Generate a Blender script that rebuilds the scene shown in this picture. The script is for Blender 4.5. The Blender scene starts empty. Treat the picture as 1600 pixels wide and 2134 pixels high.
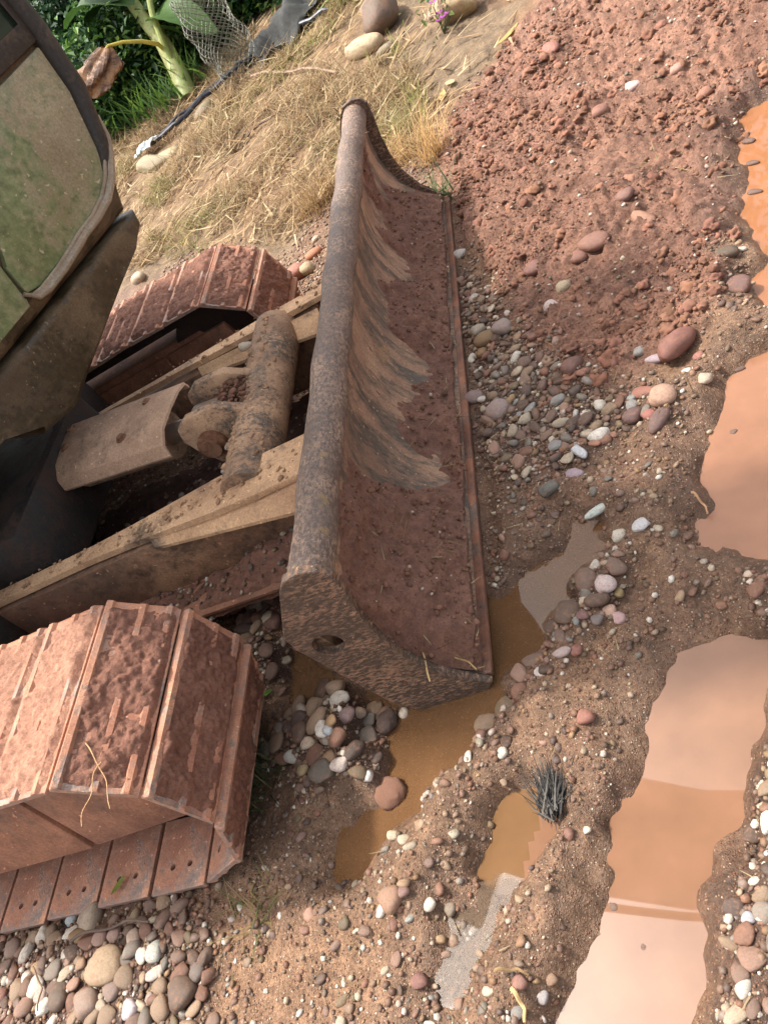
import bpy, bmesh, math, random
import numpy as np
from mathutils import Vector, Matrix
random.seed(7); rng = np.random.default_rng(11)
R = math.radians
sc = bpy.context.scene

# ------------------------------------------------------------------ camera
CM = np.array([[0.84515, 0.01342, -0.53437], [0.35973, 0.72514, 0.58717], [-0.39537, 0.68847, -0.60802]])  # right, up, forward
CC = np.array([0.6125, -0.9239, 1.3527]); FP = 1704.8; PW, PH = 1600, 2134
cam_d = bpy.data.cameras.new('camera'); cam = bpy.data.objects.new('camera', cam_d)
sc.collection.objects.link(cam); sc.camera = cam
mw = Matrix.Identity(4)
for i in range(3):
    mw[i][0] = CM[0][i]; mw[i][1] = CM[1][i]; mw[i][2] = -CM[2][i]; mw[i][3] = CC[i]
cam.matrix_world = mw
cam_d.sensor_fit = 'VERTICAL'; cam_d.sensor_height = 32.0; cam_d.lens = FP / PH * 32.0
cam_d.clip_start = 0.02; cam_d.clip_end = 500
# ------------------------------------------------------------------ sky, sun, exposure
SUN_EL = R(60); SUN_TO = Vector((-0.93, 0.37, 0)).normalized()
world = bpy.data.worlds.new('World'); sc.world = world; world.use_nodes = True
wn = world.node_tree.nodes; wl = world.node_tree.links; wn.clear()
sky = wn.new('ShaderNodeTexSky'); sky.sky_type = 'NISHITA'; sky.sun_disc = False
sky.sun_elevation = SUN_EL; sky.sun_rotation = math.atan2(SUN_TO.x, SUN_TO.y)
sky.air_density = 1.0; sky.dust_density = 6.0; sky.ozone_density = 0.6; sky.altitude = 200
hsv = wn.new('ShaderNodeHueSaturation'); hsv.inputs['Saturation'].default_value = 0.4   # thin white cloud veil
bg = wn.new('ShaderNodeBackground'); bg.inputs['Strength'].default_value = 0.15
wo = wn.new('ShaderNodeOutputWorld')
wl.new(sky.outputs[0], hsv.inputs['Color']); wl.new(hsv.outputs[0], bg.inputs[0]); wl.new(bg.outputs[0], wo.inputs[0])
sun_d = bpy.data.lights.new('sun', 'SUN'); sun_d.energy = 2.0; sun_d.angle = R(3); sun_d.color = (1.0, 0.965, 0.91)
sun = bpy.data.objects.new('sun', sun_d); sc.collection.objects.link(sun)
sdir = Vector((SUN_TO.x * math.cos(SUN_EL), SUN_TO.y * math.cos(SUN_EL), math.sin(SUN_EL)))
sun.rotation_euler = sdir.to_track_quat('Z', 'Y').to_euler(); sun.location = (0, 0, 12)
sc.view_settings.view_transform = 'Standard'; sc.view_settings.look = 'None'
sc.view_settings.gamma = 1.0; sc.view_settings.use_curve_mapping = False; sc.view_settings.exposure = 1.5

# ------------------------------------------------------------------ helpers: places
def ray(px, py): return CM.T @ np.array([(px - PW / 2) / FP, -(py - PH / 2) / FP, 1.0])
def at(px, py, z=0.0):
    d = ray(px, py); return CC + (z - CC[2]) / d[2] * d
def proj(x, y, z):
    p = np.stack([x - CC[0], y - CC[1], z - CC[2]]); q = CM @ p.reshape(3, -1)
    q[2] = np.where(np.abs(q[2]) < 1e-6, 1e-6, q[2])
    return PW / 2 + FP * q[0] / q[2], PH / 2 - FP * q[1] / q[2], q[2]
def poly(*pts): return np.array([at(*p)[:2] for p in pts])
def sdist(P, x, y):
    """signed distance to polygon, positive inside"""
    d = np.full(x.shape, 1e9); ins = np.zeros(x.shape, bool); n = len(P)
    for i in range(n):
        ax, ay = P[i]; bx, by = P[(i + 1) % n]; ex, ey = bx - ax, by - ay
        t = np.clip(((x - ax) * ex + (y - ay) * ey) / (ex * ex + ey * ey + 1e-12), 0, 1)
        d = np.minimum(d, (x - ax - t * ex) ** 2 + (y - ay - t * ey) ** 2)
        c = ((ay > y) != (by > y)) & (x < (bx - ax) * (y - ay) / (by - ay + 1e-15) + ax)
        ins ^= c
    d = np.sqrt(d); return np.where(ins, d, -d)
def hsh(ix, iy, s):
    v = np.sin(ix * 127.1 + iy * 311.7 + s * 74.7) * 43758.5453; return v - np.floor(v)
def vn(x, y, s=0):
    ix, iy = np.floor(x), np.floor(y); fx, fy = x - ix, y - iy
    fx = fx * fx * (3 - 2 * fx); fy = fy * fy * (3 - 2 * fy)
    a = hsh(ix, iy, s); b = hsh(ix + 1, iy, s); c = hsh(ix, iy + 1, s); d = hsh(ix + 1, iy + 1, s)
    return (a + (b - a) * fx + (c - a) * fy + (a - b - c + d) * fx * fy) * 2 - 1
def fbm(x, y, s=0, o=4, g=0.5):
    r = np.zeros_like(x); am = 1.0; f = 1.0
    for k in range(o):
        r = r + am * vn(x * f + 17.3 * k, y * f - 9.1 * k, s + k); am *= g; f *= 2.03
    return r
def sstep(a, b, v):
    t = np.clip((v - a) / (b - a), 0, 1); return t * t * (3 - 2 * t)

# ------------------------------------------------------------------ ground zones (laid out on the ground plane)
PUD = {  # name: (outline on the ground, water level)
 'wide': (poly((1345, 1410), (1420, 1340), (1520, 1300), (1600, 1330), (1590, 1560), (1535, 1720), (1528, 1800), (1505, 1900), (1485, 2010), (1475, 2200), (1150, 2200), (1195, 1950), (1235, 1760), (1300, 1620), (1320, 1500)), -0.020),
 'mid': (poly((1470, 1150), (1465, 1100), (1470, 960), (1500, 800), (1545, 730), (1620, 700), (1750, 700), (1750, 1150), (1600, 1185), (1540, 1180)), -0.0215),
 'far': (poly((1545, 235), (1580, 195), (1700, 150), (1760, 500), (1600, 640), (1580, 640), (1570, 520), (1530, 440), (1535, 330)), -0.0235),
 'strip': (poly((1015, 1250), (1060, 1215), (1110, 1160), (1180, 1150), (1200, 1090), (1235, 1085), (1240, 1130), (1190, 1190), (1150, 1270), (1110, 1330), (1060, 1390), (1030, 1440), (1000, 1500), (950, 1570), (880, 1640), (860, 1690), (800, 1740), (760, 1800), (700, 1820), (680, 1760), (720, 1690), (790, 1640), (800, 1560), (840, 1500), (880, 1465), (960, 1400)), -0.024),
 'under': (poly((610, 1350), (660, 1360), (740, 1410), (800, 1440), (760, 1450), (700, 1420), (650, 1470), (610, 1460), (590, 1400)), -0.026),
 'small': (poly((1045, 1665), (1090, 1640), (1140, 1650), (1185, 1700), (1160, 1750), (1090, 1800), (1040, 1840), (990, 1810), (1020, 1760)), -0.024),
 'film': (poly((930, 1910), (980, 1870), (1045, 1850), (1050, 1960), (1000, 2040), (940, 2110), (880, 2140), (900, 2040), (925, 1970)), -0.010),
}
HEAP = poly((1190, -40), (1100, 70), (1000, 175), (930, 270), (915, 340), (945, 440), (965, 520), (1040, 620), (1090, 700), (1190, 790), (1300, 820), (1350, 770), (1440, 700), (1500, 640), (1535, 520), (1525, 430), (1530, 300), (1545, 220), (1620, 150), (1800, 60), (1800, -200), (1400, -200))
BANK = poly((0, 640), (200, 660), (420, 530), (600, 540), (690, 420), (760, 350), (850, 350), (920, 270), (1010, 160), (1130, 40), (1250, -60), (900, -120), (600, -170), (400, 50), (150, 250), (0, 560))
STRAW = poly((100, 600), (300, 560), (600, 500), (700, 380), (830, 340), (900, 270), (860, 180), (820, 90), (880, 20), (800, -60), (600, 60), (420, 200), (240, 330))
GRAV = [poly((925, 520), (980, 560), (1060, 640), (1150, 720), (1260, 800), (1360, 820), (1440, 760), (1440, 900), (1330, 900), (1250, 940), (1100, 1000), (1010, 960), (985, 900), (960, 700)),
        poly((-200, 1900), (0, 1930), (400, 1855), (440, 1980), (430, 2250), (-300, 2300)),
        poly((470, 1130), (620, 1060), (600, 1200), (590, 1310), (640, 1370), (600, 1420), (520, 1380), (500, 1300), (400, 1250), (300, 1180)),
        poly((620, 1470), (690, 1420), (780, 1450), (800, 1500), (780, 1620), (690, 1650), (620, 1600), (560, 1560)),
        poly((1040, 1400), (1130, 1310), (1200, 1200), (1290, 1180), (1310, 1260), (1200, 1330), (1140, 1420), (1080, 1470), (1000, 1560), (1000, 1500)),
        poly((1590, 1200), (1700, 1200), (1700, 2200), (1490, 2200), (1500, 1950), (1540, 1750), (1600, 1500))]
def zones(x, y):
    w = fbm(x * 9, y * 9, 3, 3) * 0.035
    z = {}
    z['heap'] = sstep(-0.05, 0.06, sdist(HEAP, x, y) + w)
    z['bank'] = sstep(-0.06, 0.08, sdist(BANK, x, y) + w * 1.5)
    z['straw'] = sstep(-0.1, 0.2, sdist(STRAW, x, y) + w * 3)
    g = np.zeros_like(x)
    for G in GRAV: g = np.maximum(g, sstep(-0.04, 0.05, sdist(G, x, y) + w))
    z['grav'] = g
    return z
def terrain(x, y, z=None, fine=True):
    if z is None: z = zones(x, y)
    h = 0.010 * fbm(x * 3.2, y * 3.2, 5, 3) + 0.004
    h = h + 0.0045 * fbm(x * 16, y * 16, 9, 3)
    if fine: h = h + 0.0022 * fbm(x * 70, y * 70, 12, 2)
    # pushed-up red soil
    sh = sdist(HEAP, x, y)
    h = h + z['heap'] * (0.05 * sstep(-0.02, 0.5, sh) + 0.028 * fbm(x * 5, y * 5, 21, 3) * sstep(0, .15, sh) + 0.018)
    if fine: h = h + z['heap'] * (0.016 * np.abs(fbm(x * 26, y * 26, 22, 3)) + 0.006 * fbm(x * 80, y * 80, 29, 2))
    # bank rising towards the vegetation
    by = np.maximum(0, (y - 0.12 * x) - 2.7)
    h = h + 0.055 * by * sstep(0, .8, by) + z['bank'] * 0.012 * fbm(x * 6, y * 6, 33, 3)
    h = h + z['grav'] * 0.012
    # wheel rut ridges along the puddles
    e = fbm(x * 9, y * 9, 41, 3, .5) * 0.034 + fbm(x * 60, y * 60, 43, 2) * 0.004
    SD = {nm: sdist(P, x, y) + e + {'small': .035, 'strip': .022, 'under': .03}.get(nm, .014) for nm, (P, wl_) in PUD.items()}
    for nm, (P, wl_) in PUD.items():
        h = h + (0.010 if nm == 'film' else 0.024) * np.exp(-((SD[nm] + 0.075) / 0.05) ** 2)
        h = np.where(SD[nm] > -0.09, np.maximum(h, wl_ + 0.005 + 0.004 * fbm(x * 40, y * 40, 51, 2)), h)
    fb = sstep(.05, .0, np.maximum(x - 0.03, np.maximum(-0.3 - x, np.maximum(-0.05 - y, y - 2.25))))   # ground scraped level at the blade
    h = h * (1 - fb) + np.minimum(h, -0.014 + 0.004 * fbm(x * 30, y * 30, 52, 2)) * fb
    for nm, (P, wl_) in PUD.items():
        s = SD[nm]
        dep = {'film': 0.006}.get(nm, 0.03)
        m = sstep(-0.012, 0.07, s)
        h = np.where(s > -0.012, h * (1 - m) + (wl_ - dep) * m, h)
    # sunk ground under the tracks
    for ty, tz in ((-0.08, -0.005), (1.76, -0.105)):
        m = sstep(0.30, 0.20, np.abs(y - ty)) * sstep(-0.45, -0.65, x) * sstep(-3.3, -3.0, x)
        h = h * (1 - m) + (tz - 0.01) * m
    return h
def gz(x, y):
    return float(terrain(np.array([float(x)]), np.array([float(y)]), fine=False)[0])
def hit(px, py):
    z = 0.0
    for _ in range(6):
        p = at(px, py, z); z2 = gz(p[0], p[1]); z = z + (z2 - z) * 0.8
    return np.array([p[0], p[1], z])

# ------------------------------------------------------------------ helpers: objects
col = sc.collection
def newobj(name, me, mat=None, parent=None):
    o = bpy.data.objects.new(name, me); col.objects.link(o)
    if mat is not None and me is not None and not me.materials: me.materials.append(mat)
    if parent is not None: o.parent = parent
    return o
def tag(o, label=None, cat=None, group=None, kind=None):
    if label: o['label'] = label
    if cat: o['category'] = cat
    if group: o['group'] = group
    if kind: o['kind'] = kind
    return o
def empty(name, loc, label, cat, group=None):
    o = bpy.data.objects.new(name, None); o.empty_display_size = 0.1; o.location = loc; col.objects.link(o)
    return tag(o, label, cat, group)
def raw_mesh(name, V, F, smooth=True, C=None):
    """V (n,3), F (m,k) equal-size faces as arrays, optional per-vertex colour"""
    V = np.asarray(V, np.float32); F = np.asarray(F, np.int32); k = F.shape[1]
    me = bpy.data.meshes.new(name)
    me.vertices.add(len(V)); me.vertices.foreach_set('co', V.ravel())
    me.loops.add(F.size); me.loops.foreach_set('vertex_index', F.ravel())
    me.polygons.add(len(F)); me.polygons.foreach_set('loop_start', np.arange(0, F.size, k, dtype=np.int32))
    me.polygons.foreach_set('use_smooth', np.full(len(F), smooth))
    if C is not None:
        a = me.color_attributes.new('Col', 'FLOAT_COLOR', 'POINT')
        cc = np.ones((len(V), 4), np.float32); cc[:, :3] = C; a.data.foreach_set('color', cc.ravel())
    me.update(calc_edges=True); return me
def grid_mesh(name, X, Y, Z, smooth=True, C=None):
    ny, nx = X.shape; V = np.stack([X, Y, Z], -1).reshape(-1, 3)
    i = np.arange(ny * nx).reshape(ny, nx)
    F = np.stack([i[:-1, :-1], i[:-1, 1:], i[1:, 1:], i[1:, :-1]], -1).reshape(-1, 4)
    return raw_mesh(name, V, F, smooth, C)
class MB:
    def __init__(s): s.bm = bmesh.new()
    def hexa(s, pts, bevel=0.0, seg=2):
        """8 corners: bottom 4 ccw, top 4 ccw"""
        v = [s.bm.verts.new(p) for p in pts]
        fs = [s.bm.faces.new([v[i] for i in q]) for q in ((3, 2, 1, 0), (4, 5, 6, 7), (0, 1, 5, 4), (1, 2, 6, 5), (2, 3, 7, 6), (3, 0, 4, 7))]
        if bevel: bmesh.ops.bevel(s.bm, geom=list({e for f in fs for e in f.edges}), offset=bevel, segments=seg, affect='EDGES', profile=0.5)
        return s
    def box(s, x0, x1, y0, y1, z0, z1, bevel=0.0, seg=2):
        return s.hexa([(x0, y0, z0), (x1, y0, z0), (x1, y1, z0), (x0, y1, z0), (x0, y0, z1), (x1, y0, z1), (x1, y1, z1), (x0, y1, z1)], bevel, seg)
    def prism(s, pts, off, bevel=0.0, seg=2):
        """closed polygon of 3D points extruded by off"""
        off = Vector(off); a = [s.bm.verts.new(p) for p in pts]; b = [s.bm.verts.new(Vector(p) + off) for p in pts]; n = len(pts)
        f0 = s.bm.faces.new(a); f1 = s.bm.faces.new(list(reversed(b))); fs = [f0, f1]
        for i in range(n): fs.append(s.bm.faces.new((a[(i + 1) % n], a[i], b[i], b[(i + 1) % n])))
        if bevel: bmesh.ops.bevel(s.bm, geom=list(set(f0.edges) | set(f1.edges)), offset=bevel, segments=seg, affect='EDGES', profile=0.5)
        return s
    def tube(s, path, rad, n=12, cap=True):
        path = [Vector(p) for p in path]; m = len(path)
        rad = [rad] * m if not hasattr(rad, '__len__') else rad
        rings = []; up = None
        for i, p in enumerate(path):
            t = (path[min(i + 1, m - 1)] - path[max(i - 1, 0)]).normalized()
            if up is None: up = t.orthogonal().normalized()
            else: up = (up - t * up.dot(t)).normalized()
            w = t.cross(up)
            rings.append([s.bm.verts.new(p + rad[i] * (math.cos(a) * up + math.sin(a) * w)) for a in (2 * math.pi * k / n for k in range(n))])
        for i in range(m - 1):
            for k in range(n): s.bm.faces.new((rings[i][k], rings[i][(k + 1) % n], rings[i + 1][(k + 1) % n], rings[i + 1][k]))
        if cap: s.bm.faces.new(list(reversed(rings[0]))); s.bm.faces.new(rings[-1])
        return s
    def build(s, name, mat, parent=None, smooth=True, angle=35):
        bmesh.ops.recalc_face_normals(s.bm, faces=s.bm.faces[:])
        me = bpy.data.meshes.new(name); s.bm.to_mesh(me); s.bm.free()
        if smooth:
            me.polygons.foreach_set('use_smooth', np.full(len(me.polygons), True))
            try: me.set_sharp_from_angle(angle=R(angle))
            except Exception: pass
        o = newobj(name, me, mat)
        if parent is not None:
            o.parent = parent; o.matrix_parent_inverse = parent_inv(parent)
        return o
def parent_inv(p):
    m = Matrix.Identity(4); q = p
    chain = []
    while q is not None: chain.append(q); q = q.parent
    for q in reversed(chain): m = m @ q.matrix_parent_inverse @ q.matrix_basis
    return m.inverted()
def adopt(o, p):
    o.parent = p; o.matrix_parent_inverse = parent_inv(p); return o

# ------------------------------------------------------------------ materials
def lin(r, g, b): 
    f = lambda v: (v / 255 / 12.92) if v / 255 <= .04045 else ((v / 255 + .055) / 1.055) ** 2.4
    return (f(r), f(g), f(b))
class NT:
    def __init__(s, name):
        s.m = bpy.data.materials.new(name); s.m.use_nodes = True; s.t = s.m.node_tree; s.n = s.t.nodes; s.l = s.t.links
        s.b = s.n['Principled BSDF']; s.co = s.n.new('ShaderNodeTexCoord')
    def noise(s, scale, detail=5, rough=0.6, vec=None, dist=0.0):
        k = s.n.new('ShaderNodeTexNoise'); k.inputs['Scale'].default_value = scale; k.inputs['Detail'].default_value = detail
        k.inputs['Roughness'].default_value = rough; k.inputs['Distortion'].default_value = dist
        s.l.new(vec if vec is not None else s.co.outputs['Object'], k.inputs['Vector']); return k.outputs['Fac']
    def vor(s, scale, out='Color', vec=None, feature='F1'):
        k = s.n.new('ShaderNodeTexVoronoi'); k.feature = feature; k.inputs['Scale'].default_value = scale
        s.l.new(vec if vec is not None else s.co.outputs['Object'], k.inputs['Vector']); return k.outputs[out]
    def stretch(s, sx, sy, sz, rot=(0, 0, 0)):
        k = s.n.new('ShaderNodeMapping'); k.inputs['Scale'].default_value = (sx, sy, sz); k.inputs['Rotation'].default_value = rot
        s.l.new(s.co.outputs['Object'], k.inputs['Vector']); return k.outputs[0]
    def ramp(s, fac, stops, mode='LINEAR'):
        k = s.n.new('ShaderNodeValToRGB'); k.color_ramp.interpolation = mode; e = k.color_ramp.elements
        while len(e) < len(stops): e.new(0.5)
        for el, (p, c) in zip(e, stops):
            el.position = p; el.color = (*c, 1) if hasattr(c, '__len__') else (c, c, c, 1)
        s.l.new(fac, k.inputs['Fac']); return k.outputs['Color']
    def mix(s, fac, a, b, mode='MIX'):
        k = s.n.new('ShaderNodeMix'); k.data_type = 'RGBA'; k.blend_type = mode
        for sk, v in ((k.inputs[0], fac), (k.inputs[6], a), (k.inputs[7], b)):
            if hasattr(v, 'is_output'): s.l.new(v, sk)
            elif hasattr(v, '__len__'): sk.default_value = (*v, 1)
            else: sk.default_value = v
        return k.outputs[2]
    def math(s, op, a, b=0.0):
        k = s.n.new('ShaderNodeMath'); k.operation = op
        for sk, v in ((k.inputs[0], a), (k.inputs[1], b)):
            if hasattr(v, 'is_output'): s.l.new(v, sk)
            else: sk.default_value = v
        return k.outputs[0]
    def bump(s, h, strength=0.4, dist=0.01, prev=None):
        k = s.n.new('ShaderNodeBump'); k.inputs['Strength'].default_value = strength; k.inputs['Distance'].default_value = dist
        s.l.new(h, k.inputs['Height'])
        if prev is not None: s.l.new(prev, k.inputs['Normal'])
        return k.outputs[0]
    def attr(s, name='Col', out='Color'):
        k = s.n.new('ShaderNodeAttribute'); k.attribute_name = name; return k.outputs[out]
    def set(s, col=None, rough=None, nrm=None, metal=None, spec=None):
        for nm, v in (('Base Color', col), ('Roughness', rough), ('Normal', nrm), ('Metallic', metal), ('Specular IOR Level', spec)):
            if v is None: continue
            sk = s.b.inputs[nm]
            if hasattr(v, 'is_output'): s.l.new(v, sk)
            elif hasattr(v, '__len__'): sk.default_value = (*v, 1)
            else: sk.default_value = v
        return s.m

# ground: soil colours come per vertex, grit and grain from noise
t = NT('ground_soil')
cc = t.attr('Col'); wet = t.attr('Wet', 'Fac'); grit = t.attr('Grit', 'Fac')
n1 = t.noise(14, 6, 0.65); n2 = t.noise(120, 4, 0.7); n3 = t.noise(420, 2, 0.6)
c1 = t.mix(1.0, cc, t.ramp(n1, [(0.28, 0.5), (0.5, 0.95), (0.75, 1.4)]), 'MULTIPLY')
c1 = t.mix(1.0, c1, t.ramp(n2, [(0.32, 0.55), (0.55, 1.05), (0.72, 1.45)]), 'MULTIPLY')
vc = t.vor(230, 'Color'); vd = t.vor(230, 'Distance')
sep = t.n.new('ShaderNodeSeparateColor'); t.l.new(vc, sep.inputs[0])
gcol = t.ramp(sep.outputs[1], [(0.0, lin(95, 60, 45)), (0.35, lin(150, 100, 72)), (0.6, lin(120, 95, 85)), (0.82, lin(185, 140, 105)), (0.95, lin(215, 190, 165))])
pick = t.math('MULTIPLY', t.math('GREATER_THAN', sep.outputs[0], 0.5), t.math('LESS_THAN', vd, 0.42))
c1 = t.mix(t.math('MULTIPLY', pick, t.math('MULTIPLY', grit, 0.75)), c1, gcol)
h = t.math('ADD', t.math('MULTIPLY', n2, 0.6), t.math('MULTIPLY', n3, 0.25))
h = t.math('ADD', h, t.math('MULTIPLY', t.math('MULTIPLY', pick, grit), t.math('SUBTRACT', 0.55, vd)))
rg = t.math('SUBTRACT', 0.88, t.math('MULTIPLY', wet, 0.5))
M_GROUND = t.set(c1, rg, t.bump(h, 1.0, 0.009), spec=0.4)

# turbid clay water
t = NT('clay_water')
n1 = t.noise(2.2, 3, 0.5); n2 = t.noise(9, 4, 0.6)
c1 = t.mix(1.0, t.attr('Col'), t.ramp(n2, [(0.3, 0.86), (0.7, 1.1)]), 'MULTIPLY')
c1 = t.mix(1.0, c1, t.ramp(n1, [(0.3, 0.9), (0.7, 1.08)]), 'MULTIPLY')
M_WATER = t.set(c1, 0.02, t.bump(t.noise(5, 2, 0.4), 0.008, 0.01)); t.b.inputs['IOR'].default_value = 1.40; t.l.new(t.attr('Murk', 'Fac'), t.b.inputs['Alpha'])

def soil_mat(name, a, b, scale=40, rough=0.9, bump=0.8):
    t = NT(name); n1 = t.noise(scale * 0.2, 5); n2 = t.noise(scale, 6, 0.7); n3 = t.noise(scale * 5, 3, 0.7)
    c = t.mix(n1, a, b); c = t.mix(1.0, c, t.ramp(n2, [(0.3, 0.6), (0.55, 1.0), (0.75, 1.35)]), 'MULTIPLY')
    c = t.mix(1.0, c, t.ramp(n3, [(0.3, 0.75), (0.7, 1.2)]), 'MULTIPLY')
    return t.set(c, rough, t.bump(t.math('ADD', n2, t.math('MULTIPLY', n3, 0.4)), bump, 0.008))
M_SOIL = soil_mat('packed_red_soil', lin(104, 72, 58), lin(140, 98, 78))
M_MUD = soil_mat('dried_red_mud', lin(150, 104, 82), lin(196, 146, 118), 70)
M_SHADE = soil_mat('shade_dark_soil', lin(64, 44, 36), lin(94, 64, 50), 60)  # soil colour darkened to paint in the shade between the push arms
M_MUDD = soil_mat('damp_shaded_red_mud', lin(116, 78, 62), lin(154, 106, 84), 70)  # darker copy of the dried mud, also painted shade on the front shoes
def stone_mat(name, objcol):
    t = NT(name)
    if objcol: k = t.n.new('ShaderNodeObjectInfo'); base = k.outputs['Color']
    else: base = t.attr('Col')
    sc_ = 1.0 if not objcol else 1.0
    n1 = t.noise(6 if objcol else 60, 5, 0.6); n2 = t.noise(30 if objcol else 240, 4, 0.7)
    c = t.mix(1.0, base, t.ramp(n1, [(0.3, 0.72), (0.5, 1.0), (0.75, 1.22)]), 'MULTIPLY')
    c = t.mix(1.0, c, t.ramp(n2, [(0.35, 0.85), (0.65, 1.1)]), 'MULTIPLY')
    film = t.ramp(t.noise(2.2 if objcol else 25, 4, 0.65), [(0.52, 0.0), (0.66, 0.55)])
    c = t.mix(film, c, lin(142, 100, 76))
    return t.set(c, t.ramp(n1, [(0.3, 0.5), (0.7, 0.75)]), t.bump(n2, 0.25, 0.05 if objcol else 0.004), spec=0.35)
M_STONE = stone_mat('river_stone', True); M_GRAVEL = stone_mat('river_gravel', False)
def vc_mat(name, rough=0.7, trans=False):
    t = NT(name); n = t.noise(18, 3); c = t.mix(1.0, t.attr('Col'), t.ramp(n, [(0.3, 0.8), (0.7, 1.15)]), 'MULTIPLY')
    m = t.set(c, rough, spec=0.3)
    if trans:
        tr = t.n.new('ShaderNodeBsdfTranslucent'); t.l.new(c, tr.inputs[0]); mx = t.n.new('ShaderNodeMixShader'); mx.inputs[0].default_value = 0.3
        out = t.n['Material Output']; t.l.new(t.b.outputs[0], mx.inputs[1]); t.l.new(tr.outputs[0], mx.inputs[2]); t.l.new(mx.outputs[0], out.inputs[0])
    return m
M_STRAW = vc_mat('dry_straw', 0.75, True); M_LEAF = vc_mat('green_leaf', 0.5, True); M_CLOD = vc_mat('soil_clod', 0.92)
def worn(name, paint, mud, amt=0.5, scale=9, streak=None, paint2=None, rough=(0.45, 0.85), spots=True, bump=0.5, mud2=None, fine=0.5):
    """worn painted steel under a broken film of dried mud"""
    t = NT(name); v = t.stretch(*streak) if streak else None
    n1 = t.noise(scale, 7, 0.68, v, 0.3); n2 = t.noise(scale * 9, 5, 0.7, v); n3 = t.noise(scale * 35, 3, 0.7)
    p = t.mix(1.0, paint, t.ramp(n2, [(0.3, 0.6), (0.7, 1.5)]), 'MULTIPLY')
    if paint2: p = t.mix(t.ramp(t.noise(scale * 1.7, 5, 0.7), [(0.60, 0.0), (0.66, 0.8)]), p, paint2)
    md = t.mix(t.ramp(t.noise(scale * 0.7, 6, 0.65), [(0.36, 0.0), (0.62, 1.0)]), mud, mud2 or tuple(c * 0.62 for c in mud))
    md = t.mix(1.0, md, t.ramp(n3, [(0.3, 0.7), (0.7, 1.2)]), 'MULTIPLY')
    mixv = t.math('ADD', t.math('MULTIPLY', n1, 1.0 - fine * 0.5), t.math('MULTIPLY', n2, fine * 0.5))
    f = t.ramp(mixv, [(max(0.0, 0.5 - (amt - 0.5) * 0.5 - 0.05), 0.0), (min(1.0, 0.5 - (amt - 0.5) * 0.5 + 0.05), 1.0)])
    c = t.mix(f, p, md)
    if spots:
        sp = t.ramp(t.noise(scale * 14, 3, 0.6), [(0.66, 0.0), (0.70, 0.9)]); c = t.mix(sp, c, tuple(min(1, k * 1.35) for k in mud))
    r = t.ramp(f, [(0.0, rough[0]), (1.0, rough[1])])
    hgt = t.math('ADD', t.math('MULTIPLY', f, 0.6), t.math('MULTIPLY', n3, 0.35))
    return t.set(c, r, t.bump(hgt, bump, 0.004))
TAN = lin(172, 142, 118); REDM = lin(150, 92, 70)
M_TUBE = worn('blade_tube_paint', lin(100, 84, 74), TAN, 0.45, 16, (1, .6, 1), paint2=lin(140, 114, 70), mud2=lin(126, 102, 88), fine=1.4, rough=(.6, .85))
M_BLADE = worn('blade_plate_paint', lin(90, 78, 66), lin(176, 138, 108), 0.52, 5, (1, 3.5, 1, (0.35, 0, 0)), paint2=lin(158, 124, 66), mud2=lin(134, 102, 82), rough=(.6, .85))
M_ENDP = worn('blade_end_paint', lin(80, 64, 52), lin(178, 136, 106), 0.42, 6, (1.3, 1.3, 3.0, (0, 0.85, 0)), mud2=lin(126, 96, 74), fine=1.3, rough=(.6, .85))
M_ARM = worn('push_arm_mud', lin(110, 90, 72), lin(224, 180, 136), 0.7, 5, mud2=lin(172, 132, 98), fine=0.4, rough=(.6, .85))
M_WEB = worn('push_arm_side_dirt', lin(104, 80, 62), lin(168, 128, 96), 0.5, 4, mud2=lin(116, 78, 58), fine=.6, rough=(.6, .85))
M_EDGE = worn('rusty_cutting_edge', lin(104, 84, 70), lin(168, 114, 84), 0.55, 12, mud2=lin(124, 80, 62), fine=0.8)
M_CROSS = worn('cross_tube_mud', lin(100, 84, 68), lin(196, 156, 120), 0.58, 9, mud2=lin(146, 112, 86), fine=.9, rough=(.6, .85))
M_COVER = worn('cylinder_cover_mud', lin(124, 104, 86), lin(208, 168, 136), 0.68, 5, mud2=lin(160, 124, 98), fine=0.5, rough=(.6, .85))
M_SHOE = worn('track_shoe_steel', lin(138, 120, 108), lin(204, 150, 118), 0.58, 7, mud2=lin(160, 108, 84), rough=(0.5, 0.9), fine=.7)
M_FRAME = worn('track_frame_mud', lin(124, 92, 72), lin(188, 134, 102), 0.66, 4, mud2=lin(120, 80, 62), fine=0.6)
M_DARK = worn('dark_undercarriage', lin(36, 29, 24), lin(66, 46, 36), 0.48, 7, fine=.7, rough=(.7, .9))  # dirty steel, coloured darker to stand in for deep shade under the machine
M_CAB = worn('dusty_cab_paint', lin(116, 128, 88), lin(170, 160, 130), 0.5, 4, paint2=lin(88, 80, 56), mud2=lin(142, 128, 98), rough=(0.3, 0.6), bump=0.15, fine=0.7)
M_CABD = worn('cab_skirt_dirt', lin(66, 54, 36), lin(112, 92, 66), 0.46, 6, mud2=lin(84, 66, 46), bump=0.25)
M_RUB = worn('black_rubber_seal', lin(42, 38, 34), lin(92, 78, 62), 0.42, 9, rough=(0.5, 0.8), bump=0.2, spots=False)
M_TRIM = worn('dusty_trim', lin(150, 136, 116), lin(172, 150, 124), 0.5, 14, bump=0.15, spots=False)
M_RUST = worn('rusty_bolt', lin(110, 70, 48), lin(150, 106, 76), 0.5, 20, spots=False)
t = NT('tinted_glass'); M_GLASS = t.set(lin(46, 58, 48), 0.08, spec=0.6)
t = NT('bare_steel'); M_STEEL = t.set(t.mix(t.noise(30), lin(150, 136, 124), lin(196, 172, 150)), 0.4, metal=0.6)

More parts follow.
